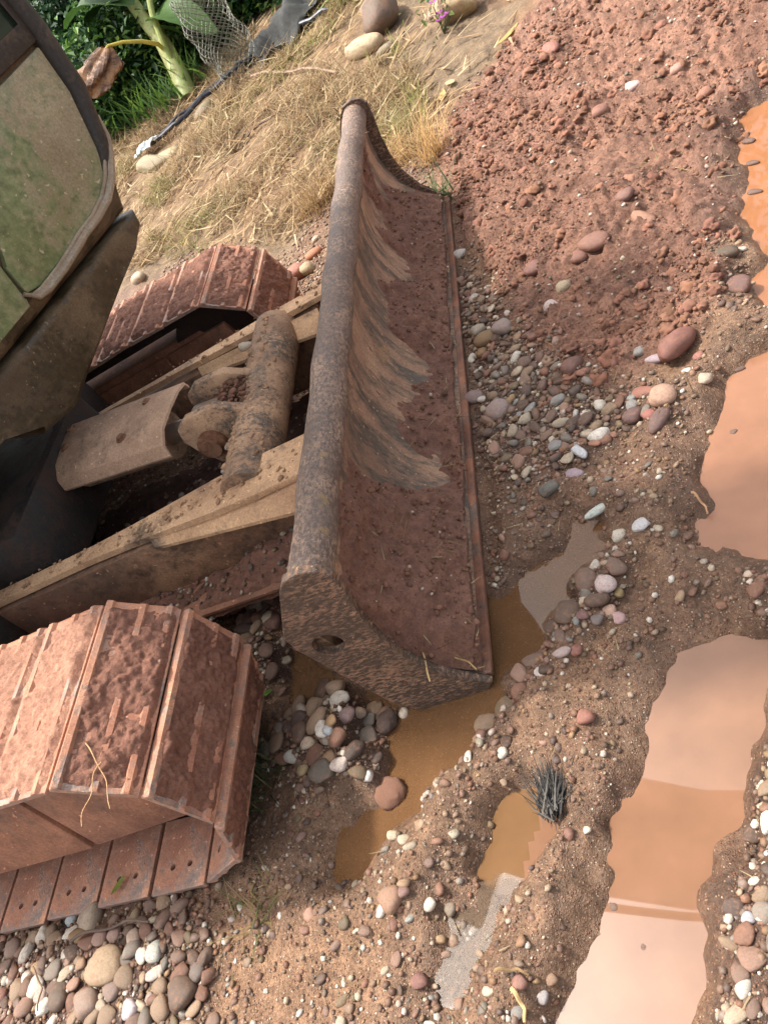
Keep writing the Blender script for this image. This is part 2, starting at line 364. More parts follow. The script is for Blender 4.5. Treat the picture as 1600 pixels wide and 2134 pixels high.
# ================================================================== the ground, one sheet to the horizon
def axis(segs):
    out = [segs[0][0]]
    for a, b, st in segs:
        n = max(1, int(round((b - a) / st))); out += list(np.linspace(a, b, n + 1)[1:])
    return np.array(out)
gx = axis([(-120, -30, 15), (-30, -8, 2), (-8, -3.5, 0.1), (-3.5, -1.4, 0.022), (-1.4, 1.4, 0.0075), (1.4, 4, 0.06), (4, 10, 0.6), (10, 30, 4), (30, 120, 15)])
gy = axis([(-120, -30, 15), (-30, -3, 3), (-3, -0.9, 0.1), (-0.9, 1.4, 0.0075), (1.4, 2.6, 0.011), (2.6, 4.5, 0.02), (4.5, 9, 0.05), (9, 20, 0.8), (20, 60, 5), (60, 150, 15)])
GX, GY = np.meshgrid(gx, gy)
ZN = zones(GX, GY); GH = terrain(GX, GY, ZN)
def lerp3(c, m, col_): return c * (1 - m[..., None]) + np.array(col_) * m[..., None]
gc = np.empty(GX.shape + (3,)); gc[:] = lin(130, 100, 76)
big = fbm(GX * 2.2, GY * 2.2, 61, 3)
gc = lerp3(gc, sstep(0.1, 0.7, big) * 0.7, lin(138, 106, 80)); gc = lerp3(gc, sstep(-0.1, -0.7, big) * 0.6, lin(112, 82, 62))
gc = lerp3(gc, ZN['grav'], lin(84, 62, 48))
gc = lerp3(gc, ZN['bank'], lin(122, 102, 78))
bk = fbm(GX * 1.7, GY * 1.7, 66, 3)
gc = lerp3(gc, ZN['bank'] * sstep(0.0, 0.6, bk) * 0.7, lin(130, 96, 70))
gc = lerp3(gc, ZN['straw'] * 0.5, lin(136, 108, 74))
gc = lerp3(gc, ZN['heap'], lin(128, 92, 74))
gc = lerp3(gc, ZN['heap'] * sstep(0.1, 0.8, fbm(GX * 4, GY * 4, 68, 3)) * 0.7, lin(142, 104, 84))
gc = lerp3(gc, ZN['heap'] * sstep(-0.2, -0.8, fbm(GX * 4, GY * 4, 68, 3)) * 0.6, lin(108, 76, 62))
VEG = poly((0, 560), (230, 340), (330, 290), (450, 190), (600, 70), (760, -30), (1000, -160), (600, -170), (300, -60), (100, 150))
gc = lerp3(gc, sstep(-0.05, 0.35, np.where(GY > 3.5, sdist(VEG, GX, GY), -1.0)), lin(64, 62, 42))
gc = lerp3(gc, sstep(9, 14, GY), lin(74, 84, 50))
wetv = np.zeros_like(GX)
for P, wl_ in PUD.values(): wetv = np.maximum(wetv, sstep(-0.14, 0.0, sdist(P, GX, GY)))
wetv = np.maximum(wetv, 0.45 * (1 - ZN['bank']) * (1 - ZN['heap']) * sstep(-0.3, 0.4, -big))
gc = gc * (1 - 0.22 * wetv[..., None] * (1 - ZN['bank'][..., None]))
me = grid_mesh('ground', GX, GY, GH, True, gc.reshape(-1, 3))
a = me.attributes.new('Wet', 'FLOAT', 'POINT'); a.data.foreach_set('value', wetv.ravel().astype(np.float32))
gr = (1 - ZN['bank'] * 0.8) * (1 - ZN['heap'] * 0.85)
a = me.attributes.new('Grit', 'FLOAT', 'POINT'); a.data.foreach_set('value', gr.ravel().astype(np.float32))
tag(newobj('ground', me, M_GROUND), 'wet brown gravelly mud with red soil and a dry grassy bank', kind='structure')

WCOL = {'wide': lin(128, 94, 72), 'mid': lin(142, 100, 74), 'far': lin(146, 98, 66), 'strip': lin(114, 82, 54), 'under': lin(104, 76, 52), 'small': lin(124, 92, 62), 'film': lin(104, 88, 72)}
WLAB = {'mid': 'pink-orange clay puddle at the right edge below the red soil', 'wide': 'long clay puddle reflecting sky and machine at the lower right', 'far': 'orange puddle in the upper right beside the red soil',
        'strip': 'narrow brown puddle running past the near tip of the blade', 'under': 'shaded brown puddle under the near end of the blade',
        'small': 'small ochre puddle beside the black root clump', 'film': 'thin grey film of water on mud near the bottom edge'}
for nm, (P, wl_) in PUD.items():
    x0, y0 = P.min(0) - 0.14; x1, y1 = P.max(0) + 0.14
    XX, YY = np.meshgrid(np.linspace(x0, x1, 60), np.linspace(y0, y1, 60))
    keep = sdist(P, XX, YY) > {'wide': -.13, 'mid': -.13, 'far': -.13, 'film': -.03}.get(nm, -.06)
    i = np.arange(3600).reshape(60, 60)
    kq = keep[:-1, :-1] & keep[:-1, 1:] & keep[1:, 1:] & keep[1:, :-1]
    F = np.stack([i[:-1, :-1], i[:-1, 1:], i[1:, 1:], i[1:, :-1]], -1)[kq]
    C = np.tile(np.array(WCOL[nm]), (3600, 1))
    if nm == 'wide':   # slightly warmer and paler towards the far end
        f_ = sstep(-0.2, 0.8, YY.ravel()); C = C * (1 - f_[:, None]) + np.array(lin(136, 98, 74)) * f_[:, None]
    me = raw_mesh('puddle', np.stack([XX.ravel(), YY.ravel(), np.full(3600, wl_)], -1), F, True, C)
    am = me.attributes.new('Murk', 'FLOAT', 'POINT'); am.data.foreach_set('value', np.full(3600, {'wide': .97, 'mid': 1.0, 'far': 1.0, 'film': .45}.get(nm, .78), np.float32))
    bm = bmesh.new(); bm.from_mesh(me); bmesh.ops.delete(bm, geom=[v for v in bm.verts if not v.link_faces], context='VERTS'); bm.to_mesh(me); bm.free()
    tag(newobj('puddle', me, M_WATER), WLAB[nm], 'puddle', kind='structure')

# ================================================================== excavator
EX = empty('excavator', (-1.5, 0.85, 0), 'muddy crawler excavator with a dirt filled dozer blade, cab at the upper left', 'excavator')
# ---- blade
BL = 2.2
prof = [(-0.112, 0.430), (-0.128, 0.385), (-0.142, 0.33), (-0.148, 0.27), (-0.143, 0.21), (-0.128, 0.15), (-0.103, 0.098), (-0.070, 0.055), (-0.035, 0.022), (-0.012, 0.006)]
def prof_at(v):
    s = np.linspace(0, 1, len(prof)); p = np.array(prof)
    return np.interp(v, s, p[:, 0]), np.interp(v, s, p[:, 1])
def prof_n(v):
    x0, z0 = prof_at(np.clip(v - .05, 0, 1)); x1, z1 = prof_at(np.clip(v + .05, 0, 1)); tx, tz = x1 - x0, z1 - z0
    l = np.hypot(tx, tz); return -tz / l, tx / l
b = MB()
pts = [(x, 0.012, z) for x, z in prof] + [(x - 0.016, 0.012, z - 0.004) for x, z in reversed(prof)]
b.prism(pts, (0, BL - 0.024, 0))
blade = b.build('blade', M_BLADE, EX); tag(blade, 'curved blade plate, scraped bare in fans between the soil')
b = MB()   # rounded top tube, a little dented
N = 40; pth = [(-0.142 + 0.003 * math.sin(i * .9), -0.0 + BL * i / N, 0.437 + 0.002 * math.sin(i * 1.7)) for i in range(N + 1)]
pth[0] = (-0.142, 0.004, 0.437); pth[-1] = (-0.142, BL - 0.004, 0.437)
b.tube(pth, 0.044, 20); b.build('top_tube', M_TUBE, blade)
endp = [(-0.190, 0.462), (-0.165, 0.488), (-0.125, 0.494), (-0.095, 0.482), (-0.078, 0.455), (-0.085, 0.40), (-0.105, 0.33), (-0.112, 0.25), (-0.105, 0.17), (-0.075, 0.085), (-0.035, 0.03), (0.006, -0.004), (-0.02, -0.035), (-0.17, -0.045), (-0.215, 0.03), (-0.272, 0.30), (-0.27, 0.345)]
for k, y0 in enumerate((-0.012, BL - 0.008)):
    b = MB(); b.prism([(x, y0, z) for x, z in endp], (0, 0.02, 0), 0.004)
    e = b.build('end_plate', M_ENDP, blade); 
    if k == 0: tag(e, 'scratched dark near end plate of the blade with a round hole')
    # drilled lightening hole
    cb = MB(); cb.tube([(-0.205, y0 - .05, 0.285), (-0.205, y0 + .08, 0.285)], 0.033, 20); cut = cb.build('cut', M_ENDP)
    md = e.modifiers.new('hole', 'BOOLEAN'); md.operation = 'DIFFERENCE'; md.object = cut; md.solver = 'EXACT'
    dg = bpy.context.evaluated_depsgraph_get(); nm_ = bpy.data.meshes.new_from_object(e.evaluated_get(dg)); e.modifiers.clear(); e.data = nm_; nm_.polygons.foreach_set('use_smooth', np.full(len(nm_.polygons), False))
    bpy.data.objects.remove(cut)
b = MB(); b.box(-0.045, 0.008, 0.01, BL - 0.01, -0.012, 0.003, 0.003)
tag(b.build('cutting_edge', M_EDGE, blade), 'worn orange cutting edge along the blade foot')
b = MB(); b.prism([(-0.262, 0.02, 0.33), (-0.262, 0.02, 0.30), (-0.205, 0.02, 0.05), (-0.17, 0.02, -0.02), (-0.165, 0.02, 0.02), (-0.19, 0.02, 0.06), (-0.235, 0.02, 0.30), (-0.20, 0.02, 0.40), (-0.215, 0.02, 0.41)], (0, BL - 0.04, 0))
b.build('back_plate', M_CROSS, blade)
# ---- push arms, cross tube
def arm(y_in, y_out, sgn, fw=1.0):
    # side web
    b = MB(); ym = (y_in + y_out) / 2
    b.hexa([(-1.95, ym - .03, .16), (-0.30, ym - .04, .10), (-0.30, ym + .04, .10), (-1.95, ym + .03, .16), (-1.95, ym - .03, .355), (-0.30, ym - .04, .335), (-0.30, ym + .04, .335), (-1.95, ym + .03, .355)], 0.006)
    o = b.build('push_arm', M_WEB, EX)
    # top flange, flaring towards the blade
    b = MB(); pl = []; pr_ = []
    for i in range(13):
        u = i / 12; x = -1.95 + (1.95 - 0.262) * u; w = fw * (0.026 + 0.046 * sstep(0.55, 0.95, np.array(u))); z = 0.362 - 0.018 * u
        c = ym + sgn * 0.012 * u; pl.append((x, c - w, z)); pr_.append((x, c + w, z))
    b.prism(pl + pr_[::-1], (0, 0, 0.018), 0.004)
    b.build('flange', M_ARM, o)
    b = MB(); b.hexa([(-0.75, ym - sgn * .045, .325), (-0.29, ym - sgn * .11, .29), (-0.29, ym - sgn * .05, .335), (-0.75, ym - sgn * .03, .35), (-0.75, ym - sgn * .045, .335), (-0.29, ym - sgn * .11, .30), (-0.29, ym - sgn * .05, .345), (-0.75, ym - sgn * .03, .358)])
    b.build('gusset', M_ARM, o)
    return o
armn = arm(0.46, 0.53, 1); tag(armn, 'near push arm with a bright tan top flange')
armf = arm(1.20, 1.24, 1, 0.45)
# lower skid plate along the near arm with soil on it
b = MB(); b.hexa([(-1.0, .33, .17), (-0.30, .33, .13), (-0.30, .46, .13), (-1.0, .46, .17), (-1.0, .33, .178), (-0.30, .33, .138), (-0.30, .46, .138), (-1.0, .46, .178)])
b.build('skid_plate', M_FRAME, armn)
b = MB(); b.tube([(-0.455, 0.50, .325), (-0.455, 0.56, .325), (-0.455, 1.18, .325), (-0.455, 1.21, .325)], 0.072, 28); crs = b.build('cross_tube', M_CROSS, EX)
# clevis plates + pin
for y0 in (0.755, 0.905):
    b = MB(); o2 = []
    for x, z in [(-0.66, .35), (-0.675, .39), (-0.66, .43), (-0.62, .45), (-0.52, .445), (-0.47, .405), (-0.44, .385), (-0.44, .28), (-0.56, .24), (-0.63, .28)]: o2.append((x, y0, z))
    b.prism(o2, (0, 0.03, 0), 0.005); b.build('clevis_plate', M_CROSS, crs)
b = MB(); b.tube([(-0.60, .735, .35), (-0.60, .96, .35)], 0.042, 20); b.tube([(-0.60, .722, .35), (-0.60, .737, .35)], 0.028, 16); b.build('pin', M_RUST, crs)
# ---- blade cylinder with its folded cover
cy = Vector((-0.60, 0.845, 0.36)); cz = Vector((-1.72, 1.04, 0.41)); dv = (cz - cy).normalized(); sv = Vector((-dv.y, dv.x, 0)).normalized(); uv = Vector((0, 0, 1))
b = MB(); b.tube([cy + dv * 0.18, cz], 0.075, 20); cyl = b.build('blade_cylinder', M_CROSS, EX)
b = MB(); b.tube([cy + dv * 0.03, cy + dv * 0.2], 0.03, 16); b.tube([cy - dv * .045, cy + dv * .045], 0.055, 16); b.build('piston_rod', M_STEEL, cyl)
a0 = cy + dv * 0.10; a1 = cz
cs = [(-0.132, 0.022), (-0.120, 0.056), (-0.075, 0.080), (0.0, 0.086), (0.075, 0.086), (0.112, 0.078), (0.118, 0.06)]
ring = lambda p, k, off: [p + sv * (-sx * k) + uv * (sz + off) for sx, sz in cs]
b = MB(); vs = []
for i in range(9):
    p = a0 + (a1 - a0) * (i / 8); q = ring(p, 1.0, 0.0) + [p + sv * (-sx * .97) + uv * (sz - 0.008) for sx, sz in reversed(cs)]
    vs.append([b.bm.verts.new(v) for v in q])
n_ = len(vs[0])
for i in range(8):
    for k in range(n_): b.bm.faces.new((vs[i][k], vs[i][(k + 1) % n_], vs[i + 1][(k + 1) % n_], vs[i + 1][k]))
b.bm.faces.new(vs[0]); b.bm.faces.new(vs[-1][::-1])
cover = b.build('cover_plate', M_COVER, cyl); tag(cover, 'bent tan sheet metal cover over the blade cylinder')
for u, s_ in ((0.12, -.07), (0.16, 0.06), (0.42, 0.01), (0.44, -.075), (0.70, .05), (0.7, -.07)):
    p = a0 + (a1 - a0) * u + sv * s_ + uv * 0.08; b = MB(); b.tube([p, p + uv * 0.012], 0.012, 6); b.tube([p, p + uv * 0.005], 0.017, 12); b.build('bolt', M_RUST, cyl)
# ---- undercarriage body between the tracks, hoses
b = MB(); b.box(-2.7, -1.35, 0.18, 1.52, 0.20, 0.46, 0.03); b.box(-2.3, -1.15, 0.55, 1.2, 0.25, 0.5, 0.03)
und = b.build('undercarriage', M_DARK, EX)
b = MB(); b.tube([(-1.98, .86, .48), (-1.98, .86, .66)], 0.48, 40); b.build('slew_ring', M_DARK, EX)
for pts in ([(-1.44, 1.0, .40), (-1.37, .92, .38), (-1.32, .83, .34), (-1.35, .79, .28), (-1.42, .76, .22), (-1.54, .77, .16), (-1.7, .8, .12)], [(-1.52, .98, .42), (-1.45, .89, .38), (-1.42, .82, .33), (-1.46, .78, .26), (-1.55, .78, .2), (-1.7, .84, .14)]):
    # smooth path
    P_ = [Vector(p) for p in pts]; out = []
    for i in range(len(P_) - 1):
        p0, p1, p2, p3 = P_[max(i - 1, 0)], P_[i], P_[i + 1], P_[min(i + 2, len(P_) - 1)]
        for k in range(6):
            u = k / 6; out.append(0.5 * ((2 * p1) + (-p0 + p2) * u + (2 * p0 - 5 * p1 + 4 * p2 - p3) * u * u + (-p0 + 3 * p1 - 3 * p2 + p3) * u ** 3))
    b = MB(); b.tube(out, 0.012, 10); b.build('hose', M_FRAME, und)

# ---- tracks
SW = 0.42; PIT = 0.165
def make_shoe():
    hp = PIT / 2
    pr_ = [(-hp + .003, -.006), (-hp + .003, .004), (-hp + .007, .013), (-hp + .019, .013), (-hp + .024, .004), (-.010, .004), (-.006, .011), (.005, .011), (.009, .004), (hp - .036, .004), (hp - .031, .012), (hp - .021, .012), (hp - .016, .004), (hp - .004, .002), (hp - .004, -.006)]
    b = MB(); b.prism([(x, -SW / 2, z) for x, z in pr_], (0, SW, 0), 0.002, 1)
    o = b.build('track_shoe', M_SHOE, None, True, 30)
    cb = MB()
    for s in (-1, 1):
        for xx in (-.026, .026): cb.tube([(xx, s * (SW / 2 - .055), -.05), (xx, s * (SW / 2 - .055), .06)], 0.0075, 12)
    cut = cb.build('cut', M_SHOE)
    md = o.modifiers.new('holes', 'BOOLEAN'); md.operation = 'DIFFERENCE'; md.object = cut; md.solver = 'EXACT'
    dg = bpy.context.evaluated_depsgraph_get(); me = bpy.data.meshes.new_from_object(o.evaluated_get(dg)); me.name = 'track_shoe'; me.polygons.foreach_set('use_smooth', np.full(len(me.polygons), False))
    bpy.data.objects.remove(o); bpy.data.objects.remove(cut); return me
SHOE = make_shoe()
def mud_mesh(seed, thick):
    xs = np.linspace(-PIT / 2 + .004, PIT / 2 - .004, 44); ys = np.linspace(-SW / 2 + .004, SW / 2 - .004, 108); X, Y = np.meshgrid(xs, ys)
    n = fbm(X * 18, Y * 18, seed, 4) ; f = fbm(X * 75, Y * 75, seed + 5, 3)
    edge = sstep(0, .022, PIT / 2 - np.abs(X)) * sstep(0, .03, SW / 2 - np.abs(Y))
    Z = 0.002 + (thick + 0.007 * n) * edge + 0.0035 * f * edge + .0022 * fbm(X * 220, Y * 220, seed + 9, 2) * edge - 0.004 * (1 - edge)
    return grid_mesh('mud', X, Y, Z)
MUDS = [(mud_mesh(s, th)) for s, th in ((101, .011), (120, .013), (140, .009), (160, .012))]
for m_ in MUDS: m_.materials.append(M_MUD)
MUDS2 = [m.copy() for m in MUDS]
for m_ in MUDS2: m_.materials.clear(); m_.materials.append(M_MUDD)
RC = 0.252; CX, CZ = -0.738, 0.252
def track(off, name_lab, damp):
    ox, oy, oz = off
    # chain rails, idler and frame as the track's own mesh
    b = MB()
    for yy in (-.05, .05): b.tube([(CX + ox, oy + yy - .02, CZ + oz), (CX + ox, oy + yy + .02, CZ + oz)], 0.205, 36)
    b.box(-2.55 + ox, CX + ox, oy - .07, oy + .07, .05 + oz, .10 + oz); b.box(-2.55 + ox, CX + ox, oy - .06, oy + .06, .40 + oz, .455 + oz)
    tr = b.build('track', M_DARK, EX); tag(tr, name_lab)
    b = MB()
    b.hexa([(-2.6 + ox, oy - .10, .10 + oz), (-0.72 + ox, oy - .10, .10 + oz), (-0.72 + ox, oy + .10, .10 + oz), (-2.6 + ox, oy + .10, .10 + oz), (-2.6 + ox, oy - .07, .36 + oz), (-0.80 + ox, oy - .07, .36 + oz), (-0.80 + ox, oy + .07, .36 + oz), (-2.6 + ox, oy + .07, .36 + oz)], .012)
    fr = b.build('track_frame', M_FRAME, tr)
    b = MB(); b.hexa([(-0.955 + ox, oy - .118, .115 + oz), (-0.66 + ox, oy - .118, .135 + oz), (-0.66 + ox, oy - .09, .135 + oz), (-0.955 + ox, oy - .09, .115 + oz), (-0.985 + ox, oy - .085, .335 + oz), (-0.70 + ox, oy - .085, .335 + oz), (-0.70 + ox, oy - .06, .335 + oz), (-0.985 + ox, oy - .06, .335 + oz)], .005)
    b.build('guard_plate', M_FRAME, tr)
    b = MB(); b.hexa([(-2.4 + ox, oy - .122, .115 + oz), (-0.968 + ox, oy - .122, .115 + oz), (-0.968 + ox, oy - .09, .115 + oz), (-2.4 + ox, oy - .09, .115 + oz), (-2.4 + ox, oy - .085, .335 + oz), (-0.998 + ox, oy - .085, .335 + oz), (-0.998 + ox, oy - .06, .335 + oz), (-2.4 + ox, oy - .06, .335 + oz)], .005)
    b.build('guard_plate', M_FRAME, tr)
    # joints of the chain: front idler arc, flat top and bottom, mirrored rear arc
    ang = [109 - 38.2 * k for k in range(6)]
    fj = [(CX + RC * math.cos(R(a_)), CZ + RC * math.sin(R(a_))) for a_ in ang]
    ztop, zbot = fj[0][1], 0.0
    xm = fj[0][0] - 5 * PIT
    top = [(fj[0][0] - PIT * k, ztop + 0.006 * math.sin(k * 1.3)) for k in range(10, 0, -1)]
    rj = [(2 * xm - x, z) for x, z in reversed(fj)]
    bn = 11; xb0, xb1 = fj[-1][0], 2 * xm - fj[-1][0]
    bot = [(xb0 + (xb1 - xb0) * k / bn, zbot) for k in range(1, bn)]
    J = top[1:] + fj + bot + rj
    nf = len(top) - 1
    for i in range(len(J)):
        p, q = J[i], J[(i + 1) % len(J)]
        d = Vector((q[0] - p[0], 0, q[1] - p[1])); L_ = d.length; d.normalize(); nrm = Vector((-d.z, 0, d.x))
        yv = nrm.cross(d)
        mid = Vector(((p[0] + q[0]) / 2 + ox, oy + random.uniform(-.004, .004), (p[1] + q[1]) / 2 + oz))
        d2 = (d + nrm * random.uniform(-.03, .03)).normalized(); n2 = yv.cross(d2) * -1
        n2 = d2.cross(yv)
        mx = Matrix(((d2.x, yv.x, n2.x, mid.x), (d2.y, yv.y, n2.y, mid.y), (d2.z, yv.z, n2.z, mid.z), (0, 0, 0, 1)))
        o = newobj('track_shoe', SHOE); o.parent = tr; o.matrix_parent_inverse = parent_inv(tr); o.matrix_basis = mx
        if i <= nf + 4:
            src = MUDS2 if (damp or i > nf + 0) else MUDS  # front-facing shoes take the darker mud copy as painted shade
            m = newobj('mud', src[i % 4]); m.parent = tr; m.matrix_parent_inverse = parent_inv(tr); m.matrix_basis = mx; m['kind'] = 'stuff'
track((0, -0.08, 0.0), 'near crawler track caked in pink-red mud', False)
track((-0.14, 1.755, -0.10), 'far crawler track with dark red mud', True)

# ---- cab
A_ = Vector((-0.680, 1.430, 0.0)); DS = Vector((0.4392, 0.8984, 0)).normalized(); NO = Vector((DS.y, -DS.x, 0))
def cp(s, z, out=0.0): return A_ + DS * s + NO * out + Vector((0, 0, z))
side = [(0.165, 2.30), (0.185, 1.9), (0.185, 1.45), (0.178, 1.25), (0.15, 1.09), (0.075, 0.93), (0.0, 0.80), (-1.25, 0.80), (-1.25, 2.40), (0.10, 2.40)]
b = MB(); b.prism([cp(s, z) for s, z in side], -NO * 1.15, 0.045, 3); cab = b.build('cab', M_CABD, EX); tag(cab, 'dusty olive cab side with black window seal')
b = MB(); b.prism([cp(s, z, .004) for s, z in [(0.012, 0.79), (-0.005, 0.745), (-0.085, 0.715), (-0.60, 0.575), (-0.72, 0.60), (-0.80, 0.70), (-1.25, 0.70), (-1.25, 0.79)]], -NO * 1.15, 0.02, 3)
tag(b.build('skirt', M_CABD, cab), 'dark brown lower cab skirt below the seam')
door = [(0.125, 1.245), (0.135, 1.22), (0.112, 1.09), (0.055, 0.985), (-0.005, 0.90), (-0.06, 0.885), (-0.24, 0.860), (-0.40, 0.852), (-0.45, 0.868), (-0.44, 0.95), (-0.37, 1.03), (-0.37, 1.235)]
b = MB(); b.prism([cp(s, z, .012) for s, z in door], -NO * 0.02, 0.006, 2); dr = b.build('door_panel', M_CAB, cab); tag(dr, 'pale green dusty door panel')
b = MB(); b.prism([cp(s, z, .008) for s, z in [(-0.46, 0.86), (-0.45, 0.97), (-0.385, 1.04), (-0.385, 1.235), (-1.2, 1.235), (-1.2, 0.84), (-0.47, 0.84)]], -NO * 0.02, 0.006, 2); b.build('side_panel', M_CAB, cab)
tr_ = [(0.118, 1.03), (0.098, 0.975), (0.06, 0.935), (0.008, 0.895), (-0.05, 0.868), (-0.12, 0.855), (-0.19, 0.853), (-0.24, 0.846), (-0.32, 0.838), (-0.40, 0.836), (-0.435, 0.842), (-0.45, 0.86)]
b = MB(); b.tube([cp(s, z, .018) for s, z in tr_], [.006, .009, .011, .013, .013, .012, .011, .012, .012, .012, .010, .006], 10); tag(b.build('door_trim', M_TRIM, dr), 'pale rounded rubber trim along the door foot')
b = MB(); b.tube([cp(s - .012, z + .014, .016) for s, z in tr_], .006, 8); b.build('door_trim', M_TRIM, dr)
seal = [(0.163, 1.6), (0.163, 1.40), (0.158, 1.27), (0.132, 1.11), (0.065, 0.965), (0.012, 0.905)]
b = MB(); b.tube([cp(s, z, .004) for s, z in seal], [.034, .034, .034, .032, .026, .012], 12); b.build('corner_seal', M_RUB, cab)
b = MB(); b.prism([cp(s, z, .02) for s, z in [(0.155, 1.27), (0.155, 2.2), (0.125, 2.2), (0.118, 1.305), (-1.1, 1.305), (-1.1, 1.255), (0.12, 1.255)]], -NO * 0.03, 0.006, 2); b.build('window_seal', M_RUB, cab)
b = MB(); b.prism([cp(s, z, .006) for s, z in [(0.12, 1.30), (0.13, 2.2), (-1.1, 2.2), (-1.1, 1.30)]], -NO * 0.008); b.build('window_pane', M_GLASS, cab)
# upper body and boom (overhead, seen mirrored in the puddles)
b = MB(); b.prism([cp(s, z, -0.3) for s, z in [(-0.9, .70), (-1.7, .70), (-1.75, 1.5), (-0.95, 1.55)]], -NO * 1.9, 0.04); b.build('engine_hood', M_CABD, EX)
b = MB()
bx = [(-1.25, .62, .95), (-0.95, .60, 1.55), (-0.60, .56, 2.1), (-0.2, .51, 2.45), (0.4, .44, 2.62), (1.6, .28, 2.75)]
wd = [.14, .17, .19, .19, .18, .15]; hd = [.12, .2, .24, .22, .2, .16]
rings = []
for (x, y, z), w, h_ in zip(bx, wd, hd):
    i = len(rings); p0 = Vector(bx[max(i - 1, 0)]); p1 = Vector(bx[min(i + 1, len(bx) - 1)]); tt = (p1 - p0).normalized(); sd = Vector((0, 0, 1)).cross(tt).normalized(); up = tt.cross(sd)
    c = Vector((x, y, z)); rings.append([b.bm.verts.new(c + sd * a_ * w + up * e_ * h_) for a_, e_ in ((-1, -1), (1, -1), (1, 1), (-1, 1))])
for i in range(len(rings) - 1):
    for k in range(4): b.bm.faces.new((rings[i][k], rings[i][(k + 1) % 4], rings[i + 1][(k + 1) % 4], rings[i + 1][k]))
b.bm.faces.new(rings[0]); b.bm.faces.new(rings[-1]); boom = b.build('boom', M_CABD, EX, False)
b = MB(); b.tube([(-1.05, .30, 1.1), (-0.55, .30, 1.85), (-0.2, .30, 2.2), (0.2, .24, 2.35)], [.05, .05, .03, .03], 12); b.build('boom_cylinder', M_RUB, boom)
b = MB(); b.tube([(-0.6, .27, 2.2), (-0.3, .22, 2.33), (-0.05, .17, 2.36), (0.1, .2, 2.4), (0.12, .26, 2.44), (0.0, .28, 2.45), (-.1, .26, 2.44)], .018, 8); b.build('hose', M_RUB, boom)
b = MB(); b.hexa([(1.5, .14, 2.55), (1.75, .10, 2.5), (1.75, .40, 2.5), (1.5, .44, 2.55), (1.5, .16, 2.95), (1.8, .12, 2.95), (1.8, .42, 2.95), (1.5, .46, 2.95)]); b.hexa([(2.0, .1, 1.0), (2.15, .1, 1.0), (2.15, .38, 1.0), (2.0, .38, 1.0), (1.6, .1, 2.8), (1.85, .1, 2.8), (1.85, .4, 2.8), (1.6, .4, 2.8)]); b.build('dipper_arm', M_CABD, EX, False)

# ================================================================== soil lying in the blade
ny, nv = 300, 80
YY, VV = np.meshgrid(np.linspace(0.012, BL - 0.012, ny), np.linspace(0.0, 1.0, nv), indexing='ij')
px_, pz_ = prof_at(VV); nx_, nz_ = prof_n(VV)
nx_ = -nx_ * np.sign(-nx_ + 1e-9) ; nz_ = np.abs(nz_); nx_ = np.abs(nx_)
lowr = sstep(0.25, 0.75, VV)
fing = fbm(YY * 4.2 + VV * 0.8, VV * 0.6, 77, 3)
n2 = fbm(YY * 14, VV * 5, 78, 4); n3 = fbm(YY * 55, VV * 22, 79, 3)
nearfill = sstep(0.62, 0.25, YY); farfill = sstep(1.5, 1.9, YY) * sstep(2.2, 2.05, YY)
bare = np.exp(-((YY - .62) / .13) ** 2) + np.exp(-((YY - .98) / .15) ** 2) + 0.8 * np.exp(-((YY - 1.5) / .10) ** 2) + .8 * sstep(2.0, 2.15, YY)
th = -0.016 + 0.045 * lowr + 0.030 * nearfill * sstep(0.06, 0.25, VV) + 0.018 * fing * (0.4 + VV) + 0.016 * n2 - 0.040 * bare * sstep(1.02, 0.55, VV) + 0.012 * farfill
er = 0.985 + 0.03 * fbm(YY * 9, VV * 0, 83, 3) + .05 * np.exp(-(YY / .12) ** 2); th = th + .030 * np.exp(-(YY / .10) ** 2) * sstep(.5, .8, VV); em = sstep(er, er - .06, VV); th = th * em - 0.008 * (1 - em) + 0.0055 * n3 * sstep(-.01, .01, th)
th = np.clip(th, -0.012, 0.085); th = np.where(th > 0, th * (.12 + .88 * sstep(.0, .07, np.minimum(YY - .012, BL - .012 - YY))), th)
X = px_ + nx_ * th; Z = pz_ + nz_ * th
X = np.where(VV > .9, np.minimum(X, 0.0), X)
me = grid_mesh('packed_soil', X, YY, Z); tag(newobj('packed_soil', me, M_SOIL), 'dark red soil packed inside the curved blade', kind='stuff')

# ================================================================== stones
def ico(sub):
    bm = bmesh.new(); bmesh.ops.create_icosphere(bm, subdivisions=sub, radius=1.0)
    V = np.array([v.co[:] for v in bm.verts]); F = np.array([[v.index for v in f.verts] for f in bm.faces]); bm.free(); return V, F
ICO = {k: ico(k) for k in (1, 2, 3)}
def n3d(V, s, f): return fbm(V[:, 0] * f + V[:, 2] * f * 0.7 + 3.1 * s, V[:, 1] * f - V[:, 2] * f * 0.6 + 1.7 * s, s, 2)
def pebble_shape(seed, sub=2, rough=0.17, sq=3.0):
    V, F = ICO[sub]; r_ = random.Random(seed)
    W = np.sign(V) * np.abs(V) ** (2 / r_.uniform(2.0, sq))
    W = W * (1 + rough * n3d(V, seed, 1.1))[:, None]
    W[:, 0] *= 1 + 0.22 * r_.uniform(-1, 1) * W[:, 1]; W[:, 1] *= 1 + 0.3 * r_.uniform(-1, 1) * W[:, 0]
    return W, F
def clod_shape(seed, sub=2, rough=0.35):
    V, F = ICO[sub]; W = V * (1 + rough * n3d(V, seed, 1.6) + rough * 0.5 * n3d(V, seed + 40, 4.0))[:, None]; return W, F
PEB = []
for k in range(14):
    W, F = pebble_shape(200 + k, 3 if k < 6 else 2); m = raw_mesh('stone', W, F); m.materials.append(M_STONE); PEB.append(m)
ANG = []
